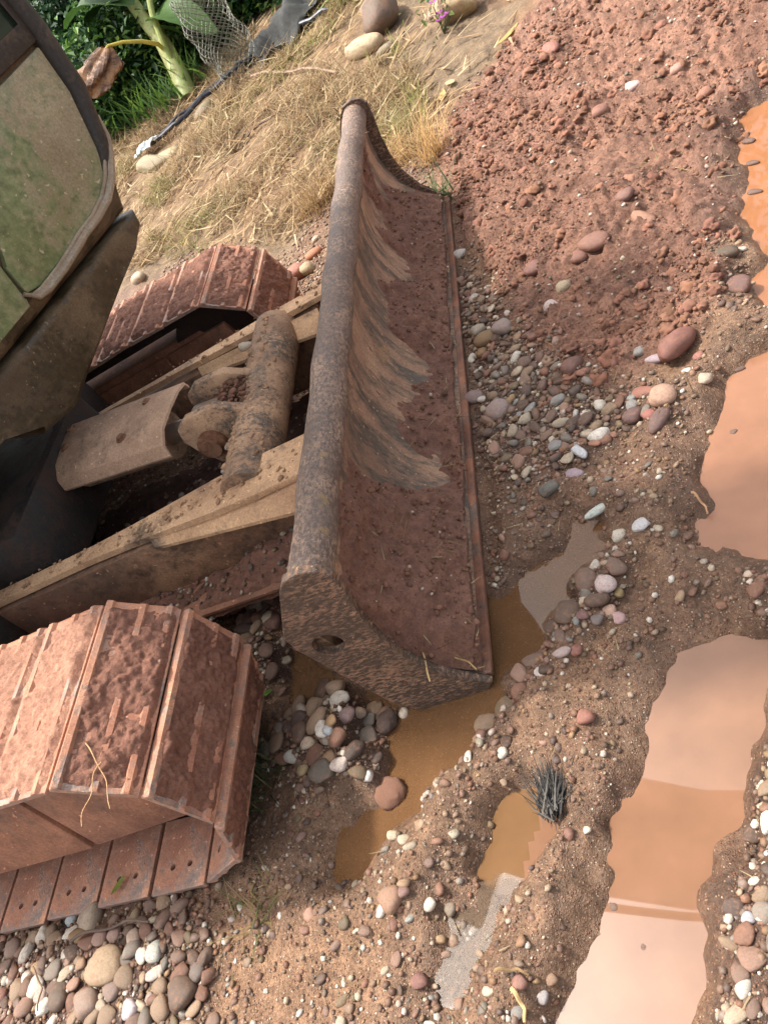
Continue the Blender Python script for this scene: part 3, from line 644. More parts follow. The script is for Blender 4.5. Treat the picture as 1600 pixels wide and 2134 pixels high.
for k in range(4):   # angular stones, chipped flat facets
    r_ = random.Random(300 + k); W, F = ICO[2]; W = W.copy()
    for j in range(9):
        d = Vector((r_.uniform(-1, 1), r_.uniform(-1, 1), r_.uniform(-1, 1))).normalized(); h_ = r_.uniform(.55, .8); dd = W @ np.array(d[:])
        W = W - np.outer(np.maximum(0, dd - h_), np.array(d[:]))
    m = raw_mesh('stone', W / 0.8, F); m.materials.append(M_STONE)
    ANG.append(m)
ROCK = []
for k in range(3):
    W, F = clod_shape(450 + k, 3, 0.10); r_ = random.Random(460 + k)
    for j in range(7):
        d = Vector((r_.uniform(-1, 1), r_.uniform(-1, 1), r_.uniform(-.6, 1))).normalized(); h_ = r_.uniform(.62, .85); dd = W @ np.array(d[:]); W = W - np.outer(np.maximum(0, dd - h_) * .8, np.array(d[:]))
    m = raw_mesh('stone', W / .9, F); m.materials.append(M_STONE); ROCK.append(m)
CLODM = []
for k in range(4): W, F = clod_shape(400 + k, 3, 0.22); m = raw_mesh('lump', W, F); m.materials.append(M_MUD); CLODM.append(m)

def surf_stone(pos, L, Wd, Hh, yaw, rgb, label, cat='stone', group=None, name='stone', mesh=None, sink=0.3, tilt=0.12):
    o = newobj(name, mesh or PEB[random.randrange(len(PEB))])
    o.location = (pos[0], pos[1], pos[2] + Hh * (0.5 - sink)); o.scale = (L / 2, Wd / 2, Hh / 2)
    o.rotation_euler = (random.uniform(-tilt, tilt), random.uniform(-tilt, tilt), yaw); o.color = (*rgb, 1)
    return tag(o, label, cat, group)
TAKEN = []
def stone(px, py, lpx, wpx, ang, rgb, label, mesh=None, hf=0.62, z=None, name='stone', cat='stone', sink=0.3):
    p = hit(px, py) if z is None else at(px, py, z)
    dep = (CM @ (p - CC))[2]; k = dep / FP
    a = R(ang); e1 = at(px + math.cos(a) * 20, py - math.sin(a) * 20, p[2]); e0 = at(px - math.cos(a) * 20, py + math.sin(a) * 20, p[2]); d = e1 - e0
    yaw = math.atan2(d[1], d[0]); fl = np.hypot(d[0], d[1]) / (40 * k)
    L = lpx * k * (0.45 + 0.55 * fl); Wd = wpx * k * 1.2
    Wd = min(Wd, L * 1.05); H_ = hf * Wd
    TAKEN.append((p[0], p[1], max(L, Wd) * 0.5))
    al = np.array(lin(*rgb)); al = tuple((al * .74 + al.mean() * np.array((1.1, .98, .9)) * .26) * .74)
    return surf_stone(p, L, Wd, H_, yaw, al, label, cat, None, name, mesh, sink)
S = stone
S(1412, 728, 98, 50, 52, (150, 92, 74), 'large smooth oval red-brown stone leaning at the edge of the red soil', hf=.8, sink=.15)
S(1190, 768, 42, 40, 0, (128, 86, 72), 'round dark brown stone half sunk in the red soil below the heap')
S(1382, 828, 62, 52, 20, (196, 150, 118), 'broad tan stone with a pale patch beside the pink-orange puddle')
S(1345, 820, 56, 26, 5, (178, 110, 84), 'flat orange sliver of stone touching the broad tan stone')
S(1318, 870, 34, 42, 90, (122, 88, 80), 'rounded dark mauve stone left of the pink pebble')
S(1372, 880, 62, 34, 55, (124, 92, 82), 'long mauve-brown stone under the broad tan stone')
S(1352, 866, 26, 20, 0, (178, 100, 84), 'small pink-red pebble wedged between two mauve stones')
S(1250, 908, 46, 28, 8, (228, 218, 200), 'white angular stone on the gravel slope', ANG[0])
S(1238, 925, 30, 14, 0, (178, 116, 84), 'thin orange pebble under the white angular stone')
S(1208, 943, 42, 18, -30, (205, 208, 208), 'pale blue-grey leaf-shaped stone on the gravel slope')
S(1245, 1063, 58, 20, 36, (206, 216, 200), 'long pale green-white slab of stone lying in the mud', ANG[1])
S(1145, 1020, 44, 26, 32, (112, 110, 98), 'dark grey oval stone with a lighter top')
S(1200, 990, 40, 22, 5, (178, 152, 160), 'flat lilac stone on smooth mud')
S(1262, 1220, 46, 44, 40, (208, 182, 172), 'round pinkish-white stone beside the narrow puddle')
S(1291, 1119, 26, 40, 100, (214, 204, 180), 'upright cream pebble right of the narrow puddle')
S(1338, 1097, 38, 26, 30, (208, 204, 200), 'pale grey pointed stone right of the cream pebble', ANG[2])
S(1290, 1237, 22, 22, 0, (156, 130, 74), 'olive-yellow round pebble by the pinkish-white stone')
S(1272, 1275, 32, 28, 60, (206, 158, 130), 'peach pebble below the pinkish-white stone')
S(1292, 1290, 28, 32, 70, (196, 152, 146), 'pink egg-shaped pebble in a row of three')
S(1245, 1293, 26, 22, 0, (128, 116, 108), 'grey round pebble in a row of three')
S(1215, 1283, 24, 30, 80, (134, 92, 84), 'dark plum pebble in a row of three')
S(1170, 1362, 40, 20, 12, (186, 160, 150), 'flat pinkish-grey pebble near the blade tip', )
S(1200, 1357, 26, 32, 110, (160, 98, 78), 'terracotta pebble near the blade tip')
S(1125, 1402, 26, 20, 0, (222, 210, 196), 'small cream pebble near the blade tip')
S(1038, 860, 42, 42, 0, (168, 140, 128), 'rounded pinkish-grey stone beside the blade edge')
S(1010, 710, 46, 28, 25, (146, 112, 66), 'ochre-olive oval pebble beside the blade edge')
S(1004, 738, 26, 22, 30, (160, 118, 66), 'small ochre pebble below the olive oval one')
S(1050, 685, 40, 62, 60, (160, 136, 124), 'lumpy grey-pink conglomerate stone below the heap', CLODM[0]).data = PEB[1]
S(960, 530, 30, 22, 15, (214, 204, 188), 'white chipped stone by the far part of the blade edge', ANG[3])
S(990, 830, 46, 30, 10, (158, 132, 124), 'mauve-grey flat stone beside the blade edge')
S(998, 690, 22, 36, 100, (176, 160, 136), 'upright cream-grey pebble beside the blade edge')
S(1150, 640, 30, 24, 0, (206, 182, 172), 'pale pink pebble on the red soil')
S(1175, 600, 26, 46, 80, (196, 172, 130), 'cream and tan stone half buried in the red soil')
S(1147, 105, 38, 28, -15, (170, 104, 82), 'red stone near the upper edge of the heap')
S(1318, 183, 28, 24, 0, (214, 178, 166), 'pale pink stone high on the heap')
S(1413, 148, 22, 28, 70, (190, 140, 118), 'salmon pebble high on the heap')
S(1250, 238, 36, 30, 20, (162, 104, 82), 'brown-red cobble on the middle of the heap')
S(1468, 198, 46, 26, 40, (172, 112, 82), 'broken brick-like block on the heap', ANG[0])
S(1300, 412, 42, 30, 15, (146, 100, 84), 'brown oval stone in the middle of the heap')
S(1343, 456, 46, 28, -20, (176, 122, 88), 'flat orange stone in the middle of the heap', ANG[1])
S(1235, 510, 74, 40, 5, (150, 98, 76), 'broad muddy flat stone in the heap')
S(1115, 560, 34, 50, 60, (140, 90, 76), 'tall red-brown cobble low in the heap')
S(1205, 540, 34, 26, 0, (150, 96, 76), 'red-brown cobble beside the broad flat stone')
S(1515, 530, 50, 28, 20, (104, 86, 66), 'dark olive stone at the right edge of the heap')
S(1540, 600, 50, 38, -20, (132, 92, 80), 'rough purple-brown lump at the right edge of the heap', ANG[2])
S(1565, 847, 34, 36, 0, (124, 78, 62), 'round red-brown stone standing in the pink-orange puddle', sink=-.1)
S(1598, 985, 40, 46, 0, (130, 84, 68), 'dark stone at the right picture edge in the pink-orange puddle', sink=-.1)
S(1455, 745, 24, 22, 0, (176, 108, 88), 'small salmon pebble right of the large oval stone')
S(1332, 735, 24, 22, 0, (150, 148, 140), 'light grey pebble left of the large oval stone')
S(1362, 750, 36, 16, 8, (188, 164, 168), 'thin lilac pebble left of the large oval stone')
S(1468, 790, 24, 44, 125, (200, 176, 146), 'cream rough stone at the edge of the pink-orange puddle', ANG[3])
for a_ in [(1282, 1893, 20, 16, 'pale pebble breaking the long clay puddle inside the dark reflection'), (1352, 1943, 30, 12, 'low dark stone breaking the long clay puddle below the reflection'), (1377, 1927, 22, 14, 'second low stone right of it in the long clay puddle'), (1250, 1947, 16, 14, 'tiny dark pebble in the long clay puddle near its left shore'), (1346, 1978, 18, 16, 'round dark pebble in the pale lower part of the long clay puddle'), (1284, 1972, 10, 9, 'smallest pebble tip in the pale lower part of the long clay puddle'), (1342, 1758, 14, 12, 'lone pebble tip in the brown reflection of the long clay puddle'), (1405, 1975, 12, 10, 'pebble tip right of the round dark one in the long clay puddle'), (1535, 775, 40, 16, 'thin wet stone near the top of the pink-orange puddle'), (1530, 905, 16, 12, 'small stone tip in the middle of the pink-orange puddle'), (1560, 300, 26, 12, 'upper wet stone in the upper right orange puddle'), (1570, 345, 30, 12, 'lower wet stone in the upper right orange puddle'), (1575, 405, 34, 12, 'lowest wet stone in the upper right orange puddle')]:
    S(a_[0], a_[1], a_[2], a_[3], 5, (122, 92, 76), a_[4], sink=-.25, z=-.03)
# below the near end of the blade
S(634, 1485, 34, 42, 60, (184, 166, 140), 'squarish cream stone at the shaded puddle edge', ANG[0], hf=.8)
S(703, 1438, 36, 46, 80, (178, 146, 112), 'tan cobble in front of the shaded puddle', hf=.8)
S(721, 1497, 46, 32, 18, (150, 118, 112), 'smooth mauve oval pebble below the blade end')
S(752, 1487, 26, 52, 95, (176, 148, 120), 'tall tan oval pebble below the blade end')
S(683, 1525, 20, 46, 115, (192, 198, 196), 'narrow pale blue-white stone below the blade end', ANG[1])
S(675, 1613, 52, 44, 10, (112, 100, 84), 'triangular olive-grey stone near the near track', ANG[2])
S(643, 1549, 28, 34, 100, (216, 186, 150), 'cream and orange pebble near the near track')
S(710, 1592, 40, 28, 25, (222, 200, 180), 'white chipped stone above the triangular stone', ANG[3])
S(768, 1618, 22, 22, 0, (226, 218, 204), 'white pebble beside the narrow puddle')
S(633, 1608, 26, 36, 70, (178, 152, 96), 'yellow spotted pebble left of the triangular stone')
S(687, 1580, 30, 26, 0, (160, 120, 78), 'ochre block-shaped pebble above the triangular stone')
S(842, 1487, 22, 22, 0, (226, 206, 176), 'cream pebble touching the foot of the blade end')
S(330, 1232, 68, 58, 10, (148, 124, 86), 'large yellow-brown cobble behind the near track', hf=.8)
S(402, 1240, 80, 58, -35, (118, 78, 66), 'large dark red-brown cobble behind the near track', hf=.7)
S(573, 1300, 40, 60, 60, (124, 84, 68), 'dark reddish cobble left of the blade end', )
S(525, 1288, 36, 32, 0, (110, 76, 64), 'round dark brown cobble left of the blade end')
S(490, 1210, 38, 40, 45, (132, 124, 108), 'wet grey-green cobble under the near arm')
S(820, 1658, 64, 50, -30, (150, 86, 72), 'red mud lump lying in the narrow puddle', CLODM[1], name='mud_lump', cat='mud lump', sink=.1, hf=.7)
S(818, 1874, 54, 48, 110, (168, 124, 92), 'tan-brown cobble in mud below the narrow puddle')
S(842, 1858, 26, 40, 110, (142, 104, 92), 'mauve pebble leaning on the tan-brown cobble')
S(940, 1895, 28, 36, 110, (140, 124, 100), 'smooth olive-grey pebble at the grey water film')
S(897, 1885, 26, 22, 20, (222, 206, 184), 'white pebble at the grey water film')
S(875, 2045, 36, 50, 100, (142, 92, 78), 'red-brown pebble near the bottom edge')
S(1150, 2040, 26, 42, 110, (156, 120, 86), 'tan pebble near the bottom edge by the long clay puddle')
S(1083, 2050, 32, 26, -20, (156, 106, 88), 'reddish pebble near the bottom edge by the straw')
S(1132, 2080, 26, 24, 0, (166, 158, 154), 'grey round pebble near the bottom edge')
S(1018, 2067, 28, 16, -10, (206, 184, 150), 'cream flat pebble near the bottom edge')
S(1220, 1495, 34, 38, 110, (164, 100, 78), 'red-brown pebble set in mud left of the long clay puddle')
S(1048, 1570, 22, 24, 0, (226, 212, 188), 'white pebble between the two brown puddles')
S(1223, 1730, 16, 30, 120, (226, 216, 180), 'pale yellow seed-shaped pebble by the small puddle')
S(1560, 1912, 28, 32, 90, (172, 170, 174), 'light grey pebble right of the long clay puddle')
# gravel bed at the bottom left
for a_ in [(195, 1918, 60, 50, 90, (176, 154, 126), 'big beige teardrop stone touching the lower track'), (239, 2066, 46, 88, 85, (150, 122, 106), 'tall mauve-brown stone in the bottom left gravel'),
           (382, 2072, 72, 98, 55, (116, 90, 70), 'largest dark brown stone in the bottom left gravel'), (222, 2016, 84, 62, 15, (182, 148, 106), 'broad tan stone with a pale top in the bottom left gravel'),
           (127, 2083, 60, 66, 50, (116, 94, 74), 'dark olive-brown slab in the bottom left gravel'), (188, 2090, 58, 52, 40, (160, 130, 108), 'pinkish-tan cobble between slab and tall stone'),
           (79, 2018, 28, 52, 75, (182, 146, 92), 'long ochre pebble in the bottom left gravel'), (76, 1957, 40, 50, 70, (162, 132, 100), 'tan cobble with a yellow facet under the lower track'),
           (110, 1948, 32, 38, 90, (140, 116, 86), 'olive cobble just under the lower track'), (138, 1990, 22, 32, 70, (214, 202, 178), 'upright white pebble in the bottom left gravel'),
           (323, 1988, 38, 38, 30, (190, 192, 176), 'pale green-grey round pebble right of the twig'), (416, 2028, 36, 36, 20, (120, 104, 92), 'dark grey pebble right edge of the gravel bed'),
           (323, 2032, 50, 24, 25, (198, 184, 166), 'long pale stone in the bottom left gravel'), (273, 2107, 32, 32, 0, (202, 186, 186), 'round white-lilac pebble near the bottom edge of the gravel'),
           (152, 1918, 24, 28, 90, (182, 198, 200), 'pale blue pebble beside the beige teardrop stone'), (241, 1948, 28, 28, 0, (176, 138, 120), 'pink round pebble in the bottom left gravel'),
           (210, 1955, 34, 28, 0, (168, 128, 108), 'squarish pink-brown pebble in the bottom left gravel'), (280, 1955, 34, 36, 40, (190, 160, 132), 'light tan blocky pebble beside the twig'),
           (30, 1980, 44, 36, 40, (150, 120, 100), 'brown flat pebble left edge of the gravel'), (173, 2010, 26, 44, 80, (170, 132, 92), 'brown and cream split stone in the bottom left gravel'),
           (62, 2058, 30, 34, 0, (128, 92, 66), 'round chestnut pebble in the bottom left gravel'), (5, 2080, 36, 66, 80, (150, 96, 80), 'large reddish stone cut by the left picture edge'),
           (315, 2078, 24, 44, 85, (168, 146, 128), 'small pointed grey-tan stone in the bottom left gravel'), (88, 2075, 28, 26, 0, (196, 168, 150), 'pale pink pebble in the bottom left gravel')]:
    S(*a_, hf=.55)
# stones resting on the bank
S(765, 113, 82, 36, 24, (206, 176, 128), 'long cream boulder lying on the dry bank', hf=.8, sink=.02)
S(803, 52, 62, 66, 80, (124, 98, 76), 'brown boulder at the top of the bank with a dark side', ROCK[0], hf=.9, sink=.12)
S(778, 22, 30, 36, 70, (160, 132, 92), 'small tan cobble behind the brown boulder', hf=.9)
S(958, 32, 92, 60, 15, (196, 164, 108), 'yellow boulder beside the flowering plant', ROCK[1], hf=.85, sink=.15)
S(805, 105, 44, 24, 30, (140, 124, 92), 'olive stone under the long cream boulder')
S(905, 35, 30, 26, 30, (190, 158, 138), 'pinkish cobble left of the yellow boulder')
S(292, 582, 28, 24, 0, (192, 166, 130), 'pale stone in dry grass beside the far track', hf=.8)
S(322, 345, 70, 36, 22, (168, 152, 108), 'mossy pale slab under the white plastic scrap', ROCK[2], hf=.7)
S(350, 330, 62, 30, 22, (180, 160, 110), 'flat yellowish slab by the black pipe', hf=.6)
S(430, 232, 50, 30, 35, (140, 124, 84), 'olive stone block beside the black pipe', ANG[0])
S(620, 577, 50, 34, 25, (188, 110, 80), 'red and tan cobble between far track and blade', hf=.8)
S(643, 566, 30, 36, 60, (196, 168, 118), 'cream cobble touching the blade tube', hf=.8)
S(655, 530, 34, 22, 35, (206, 122, 66), 'bright orange flat rock behind the blade tube', ANG[1])
S(597, 578, 30, 26, 0, (196, 160, 120), 'tan pebble in front of the far track')
S(660, 500, 14, 34, 75, (196, 168, 136), 'thin upright beige stone behind the blade tube')
# pebbles on the machine
S(515, 727, 24, 21, 0, (206, 184, 152), 'round cream pebble resting on the cross tube', z=.41, sink=0)
S(465, 947, 30, 28, 0, (162, 122, 110), 'mauve pebble lodged beside the cylinder pin', z=.30, sink=-.2)
S(482, 935, 14, 16, 0, (206, 186, 160), 'small cream pebble lodged beside the pin', z=.33, sink=-.2)
S(470, 985, 12, 22, 70, (214, 200, 180), 'small white pebble under the mauve one on the arm', z=.30, sink=-.2)
S(450, 1126, 48, 18, -10, (178, 168, 156), 'pale grey curved shard on the soil beside the near arm', z=.155, hf=.3, sink=0)

# ---- scattered gravel: sample the ground in view
VX0, VX1, VY0, VY1 = -1.75, 1.5, -0.85, 3.3
def sample(n, wfun, mind=None, seed=0):
    r_ = np.random.default_rng(seed)
    x = r_.uniform(VX0, VX1, n); y = r_.uniform(VY0, VY1, n); u, v, d = proj(x, y, np.zeros(n))
    k = (u > -90) & (u < PW + 90) & (v > -60) & (v < PH + 90) & (d > 0)
    x, y, u, v = x[k], y[k], u[k], v[k]
    z = zones(x, y); w = wfun(x, y, z); k = r_.uniform(0, 1, len(x)) < w
    return x[k], y[k], {q: a_[k] for q, a_ in z.items()}, r_
PW_SD = lambda x, y: np.max([sdist(P, x, y) for nm, (P, w_) in PUD.items() if nm != 'film'], axis=0)
def clear(x, y, pad=0.9):
    k = np.ones(len(x), bool)
    for (a_, b_, r_) in TAKEN: k &= (x - a_) ** 2 + (y - b_) ** 2 > (r_ * pad) ** 2
    # not inside the near track or the blade foot
    k &= ~((np.abs(y + .08) < .215) & (x < -.62)) & ~((np.abs(y - 1.755) < .23) & (x < -.8)) & ~((x > -.24) & (x < .014) & (y > -.02) & (y < 2.22))
    return k
PALETTE = [((134, 108, 92), 'mauve-brown'), ((158, 132, 106), 'tan'), ((192, 174, 148), 'cream'), ((106, 85, 70), 'dark brown'), ((128, 108, 82), 'olive-brown'), ((138, 100, 80), 'red-brown'), ((136, 124, 110), 'grey'), ((220, 208, 190), 'white'), ((156, 126, 90), 'ochre'), ((160, 126, 106), 'pink'), ((98, 80, 70), 'dark plum'), ((154, 150, 142), 'pale grey')]
PWT = np.array([.17, .14, .10, .14, .07, .12, .09, .05, .05, .05, .06, .02]); PWT /= PWT.sum()
def zone_name(x, y):
    for G, nm in zip(GRAV, ('gravel bank right of the blade', 'gravel bed below the near track', 'shaded gravel between track and blade', 'pebble patch below the blade end', 'pebble strip beside the narrow puddle', 'gravel strip right of the long clay puddle')):
        if sdist(G, np.array([x]), np.array([y]))[0] > -0.03: return nm
    if sdist(HEAP, np.array([x]), np.array([y]))[0] > 0: return 'red soil heap'
    if sdist(BANK, np.array([x]), np.array([y]))[0] > 0: return 'dry bank'
    u, v, d = proj(np.array([x]), np.array([y]), np.zeros(1))
    return 'muddy ground at the bottom' if v[0] > 1700 else ('mud around the puddles' if v[0] > 1000 else 'mud below the heap')
def lay(n, wf, lo, hi, seed, power=2.0, gap=0.75):
    """non-overlapping stones, largest first"""
    x, y, z, r_ = sample(n, wf, seed=seed); s = lo + (hi - lo) * r_.uniform(0, 1, len(x)) ** power
    s = s * (.45 + .55 * z['grav']) * np.where(sdist(GRAV[1], x, y) > -.05, .85, 1.0) * np.where((sdist(GRAV[0], x, y) > -.05) | (sdist(GRAV[5], x, y) > -.05), .68, 1.0)
    s = np.maximum(s, .009)
    k = clear(x, y); x, y, s = x[k], y[k], s[k]
    o = np.argsort(-s); x, y, s = x[o], y[o], s[o]; cell = {}; keep = []
    for i in range(len(x)):
        cx, cy_ = int(x[i] / .06), int(y[i] / .06); ok = True
        for a_ in (-1, 0, 1):
            for b_ in (-1, 0, 1):
                for j in cell.get((cx + a_, cy_ + b_), ()):
                    if (x[i] - x[j]) ** 2 + (y[i] - y[j]) ** 2 < ((s[i] + s[j]) * 0.5 * gap) ** 2: ok = False; break
                if not ok: break
            if not ok: break
        if ok: cell.setdefault((cx, cy_), []).append(i); keep.append(i)
    return x[keep], y[keep], s[keep], r_
wg = lambda x, y, z: np.clip(z['grav'] * 1.0 + 0.30 * sstep(-.5, .4, fbm(x * 3.5, y * 3.5, 97, 3)) * (1 - z['bank']) * (1 - z['heap']) * (PW_SD(x, y) < -.02) + 0.05 * z['heap'], 0, 1) * (PW_SD(x, y) < -0.012)
x, y, s, r_ = lay(110000, wg, 0.012, 0.056, 501, 3.2, 0.78)
zz = terrain(x, y, fine=False); ci = r_.choice(len(PALETTE), len(x), p=PWT)
heap_m = zones(x, y)['heap']
# apparent size decides which stones are individuals
u, v, d = proj(x, y, zz); app = s / d * ((u > 0) & (u < PW) & (v > 0) & (v < PH))
order = np.argsort(-app); NIND = 195
for i in order[:NIND]:
    rgb, cn = PALETTE[ci[i]]
    if heap_m[i] > .5: rgb = tuple(int(a_ * .45 + b_ * .55) for a_, b_ in zip(rgb, (148, 96, 76)))
    asp = r_.uniform(.62, .95)
    sz = 'larger' if s[i] > .042 else 'mid-sized'
    surf_stone((x[i], y[i], zz[i]), s[i] * 1.12, s[i] * asp * 1.05, s[i] * r_.uniform(.34, .58), r_.uniform(0, 6.28), tuple(np.array(lin(*rgb)) * .72 * r_.uniform(.8, 1.15)),
               '%s %s pebble in the %s' % (sz, cn, zone_name(x[i], y[i])) if heap_m[i] < .5 else '%s mud-stained pebble on the red soil heap' % sz, 'pebble', 'river pebbles', 'pebble', ANG[r_.integers(0, 4)] if r_.uniform() < .2 else None, 0.3, 0.3)
def join(name, x, y, z, L, Wd, H_, C, shapes, mat, sink, r_, label, tilt=0.3, smooth=True):
    n = len(x); which = r_.integers(0, len(shapes), n); Vs, Fs, Cs = [], [], []; off = 0
    yaw = r_.uniform(0, 6.283, n); tx = r_.uniform(-tilt, tilt, n); ty = r_.uniform(-tilt, tilt, n)
    for k, (W, F) in enumerate(shapes):
        id_ = np.where(which == k)[0]
        if not len(id_): continue
        P = W[None] * np.stack([L, Wd, H_], -1)[id_][:, None] * 0.5
        X, Y, Z = P[..., 0], P[..., 1], P[..., 2]
        Z = Z + X * np.sin(ty[id_])[:, None] + Y * np.sin(tx[id_])[:, None]
        c, s_ = np.cos(yaw[id_])[:, None], np.sin(yaw[id_])[:, None]
        P = np.stack([X * c - Y * s_ + x[id_][:, None], X * s_ + Y * c + y[id_][:, None], Z + (z[id_] + H_[id_] * (0.5 - sink))[:, None]], -1)
        m = len(W); Vs.append(P.reshape(-1, 3)); Fs.append((F[None] + (np.arange(len(id_)) * m)[:, None, None]).reshape(-1, 3) + off); off += len(id_) * m
        Cs.append(np.repeat(C[id_], m, 0))
    me = raw_mesh(name, np.concatenate(Vs), np.concatenate(Fs), smooth, np.concatenate(Cs))
    return tag(newobj(name, me, mat), label, kind='stuff')
def pcol(ci, r_, n):
    base = np.array([lin(*p[0]) for p in PALETTE])[ci] * 0.72; return base * r_.uniform(.75, 1.2, (n, 1)) * r_.uniform(.97, 1.03, (n, 3))
rest = order[NIND:]
sh1 = [pebble_shape(600 + k, 1) for k in range(8)]; sh2 = [pebble_shape(620 + k, 2) for k in range(8)]
xr, yr, sr = x[rest], y[rest], s[rest]; cr = pcol(ci[rest], r_, len(rest))
hm = heap_m[rest][:, None]; cr = cr * (1 - .6 * hm) + np.array(lin(148, 96, 76)) * .8 * .6 * hm
for nm_, q_, sh_, lb_ in (('gravel', sr > .0155, sh2, 'countless small river pebbles bedded in the mud'), ('pea_gravel', sr <= .0155, sh1, 'tiny pebbles pressed into the mud between the stones')):
    nq = int(q_.sum()); join(nm_, xr[q_], yr[q_], zz[rest][q_], sr[q_] * 1.12, sr[q_] * r_.uniform(.55, .95, nq), sr[q_] * r_.uniform(.34, .6, nq), cr[q_], sh_, M_GRAVEL, .34, r_, lb_)
# fine gravel and grit
wf = lambda x, y, z: np.clip(0.75 * z['grav'] + (0.20 + 0.3 * sstep(.0, .5, fbm(x * 3, y * 3, 91, 3))) * (1 - z['bank'] * .93) * (1 - z['heap'] * .75), 0, 1) * (PW_SD(x, y) < -0.010)
xf, yf, zf, r_ = sample(150000, wf, seed=502); k = clear(xf, yf, .7); xf, yf = xf[k], yf[k]
n = len(xf); sf = 0.0035 + 0.013 * r_.uniform(0, 1, n) ** 3; cf = r_.choice(len(PALETTE), n, p=PWT); cfc = pcol(cf, r_, n)
wht = r_.uniform(0, 1, n) < .07; cfc[wht] = np.array(lin(224, 214, 196)) * .8
mud_ = r_.uniform(0, 1, (n, 1)) * .5; cfc = cfc * (1 - mud_) + np.array(lin(128, 90, 66)) * .8 * mud_
join('grit', xf, yf, terrain(xf, yf), sf * 1.2, sf, sf * .65, cfc, [ICO[1]], M_GRAVEL, .25, r_, 'fine gravel and grit pressed into the mud')
# clods of the red heap
wc = lambda x, y, z: np.clip(z['heap'] * (0.18 + .82 * sstep(-.25, .5, fbm(x * 3.5, y * 3.5, 95, 3))), 0, 1)
xc, yc, zc, r_ = sample(150000, wc, seed=503); k = clear(xc, yc, .6); xc, yc = xc[k], yc[k]; n = len(xc)
sC = 0.004 + 0.034 * r_.uniform(0, 1, n) ** 12.0
sC = np.where((sC > .016) & (r_.uniform(0, 1, n) < .5), .008, sC)
cC = np.array(lin(130, 92, 73)) * r_.uniform(.7, 1.2, (n, 1)) * r_.uniform(.95, 1.05, (n, 3))
bigc = sC > .021
join('soil_clods', xc[bigc], yc[bigc], terrain(xc[bigc], yc[bigc]), sC[bigc] * 1.15, sC[bigc], sC[bigc] * .7, cC[bigc], [clod_shape(700 + k, 3, .5) for k in range(8)], M_CLOD, .5, r_, 'crumbly clods of red soil heaped at the upper right')
sm = ~bigc
join('soil_crumbs', xc[sm], yc[sm], terrain(xc[sm], yc[sm]), sC[sm] * 1.15, sC[sm], sC[sm] * .75, cC[sm], [clod_shape(720 + k, 1, .5) for k in range(6)], M_CLOD, .3, r_, 'fine red crumbs over the soil heap')
# crumbs and pebbles on the soil in the blade, on the near arm plate
idx = r_.integers(0, X.size, 2600) if False else None
YY_, VV_ = YY.ravel(), VV.ravel()
Xb = (px_ + nx_ * th).ravel(); Zb = (pz_ + nz_ * th).ravel(); okb = (th.ravel() > .004) & (VV_ < .97)
ids = np.where(okb)[0]; ids = ids[r_.integers(0, len(ids), 2600)]; n = len(ids)
sb = 0.003 + 0.014 * r_.uniform(0, 1, n) ** 6; cb_ = np.array(lin(122, 88, 70)) * r_.uniform(.7, 1.25, (n, 1)) * np.ones((1, 3))
wht = r_.uniform(0, 1, n) < .03; cb_[wht] = np.array(lin(206, 186, 160)) * .8; sb[wht] = np.minimum(sb[wht], .010)
join('blade_crumbs', Xb[ids] + r_.uniform(-.003, .003, n), YY_[ids], Zb[ids], sb, sb, sb * .8, cb_, [clod_shape(740 + k, 1) for k in range(6)], M_CLOD, .3, r_, 'loose crumbs of soil and grit lying in the blade')
# soil and gravel heaped on the plate beside the near arm
xs, ys = np.meshgrid(np.linspace(-0.98, -0.275, 110), np.linspace(0.335, 0.455, 30)); base = 0.178 - 0.04 * (xs + 1.0) / .7
zs = base + 0.006 + 0.06 * sstep(-.75, -.35, xs) * sstep(.33, .45, ys) + 0.010 * fbm(xs * 16, ys * 16, 131, 4) + .003 * fbm(xs * 80, ys * 80, 133, 2)
zs = zs - 0.03 * sstep(.02, .0, ys - .335)
tag(newobj('arm_soil', grid_mesh('arm_soil', xs, ys, zs), M_SOIL), 'red soil and grit caked on the plate beside the near arm', kind='stuff')
ids = r_.integers(0, xs.size, 260); n = 260; sb = .005 + .018 * r_.uniform(0, 1, n) ** 3; cb_ = pcol(r_.choice(len(PALETTE), n, p=PWT), r_, n)
join('arm_grit', xs.ravel()[ids], ys.ravel()[ids], zs.ravel()[ids], sb, sb * .8, sb * .6, cb_, sh1, M_GRAVEL, .2, r_, 'small gravel scattered on the soil beside the near arm')
# soil spilled on the ground between the arms
xs, ys = np.meshgrid(np.linspace(-1.5, -0.30, 120), np.linspace(.53, 1.2, 70))
zs = 0.03 + 0.05 * sstep(-1.2, -.5, xs) + .02 * fbm(xs * 9, ys * 9, 141, 4) + .004 * fbm(xs * 60, ys * 60, 142, 2)
tag(newobj('spilled_soil', grid_mesh('spilled_soil', xs, ys, zs), M_SHADE), 'soil heaped between the push arms, coloured dark for the shade there', kind='stuff')
ids = r_.integers(0, xs.size, 500); n = 500; sb = .006 + .03 * r_.uniform(0, 1, n) ** 3; cb_ = pcol(r_.choice(len(PALETTE), n, p=PWT), r_, n)
join('spilled_gravel', xs.ravel()[ids], ys.ravel()[ids], zs.ravel()[ids], sb, sb * .8, sb * .6, cb_, sh1, M_GRAVEL, .2, r_, 'pebbles on the shade-darkened soil between the push arms')

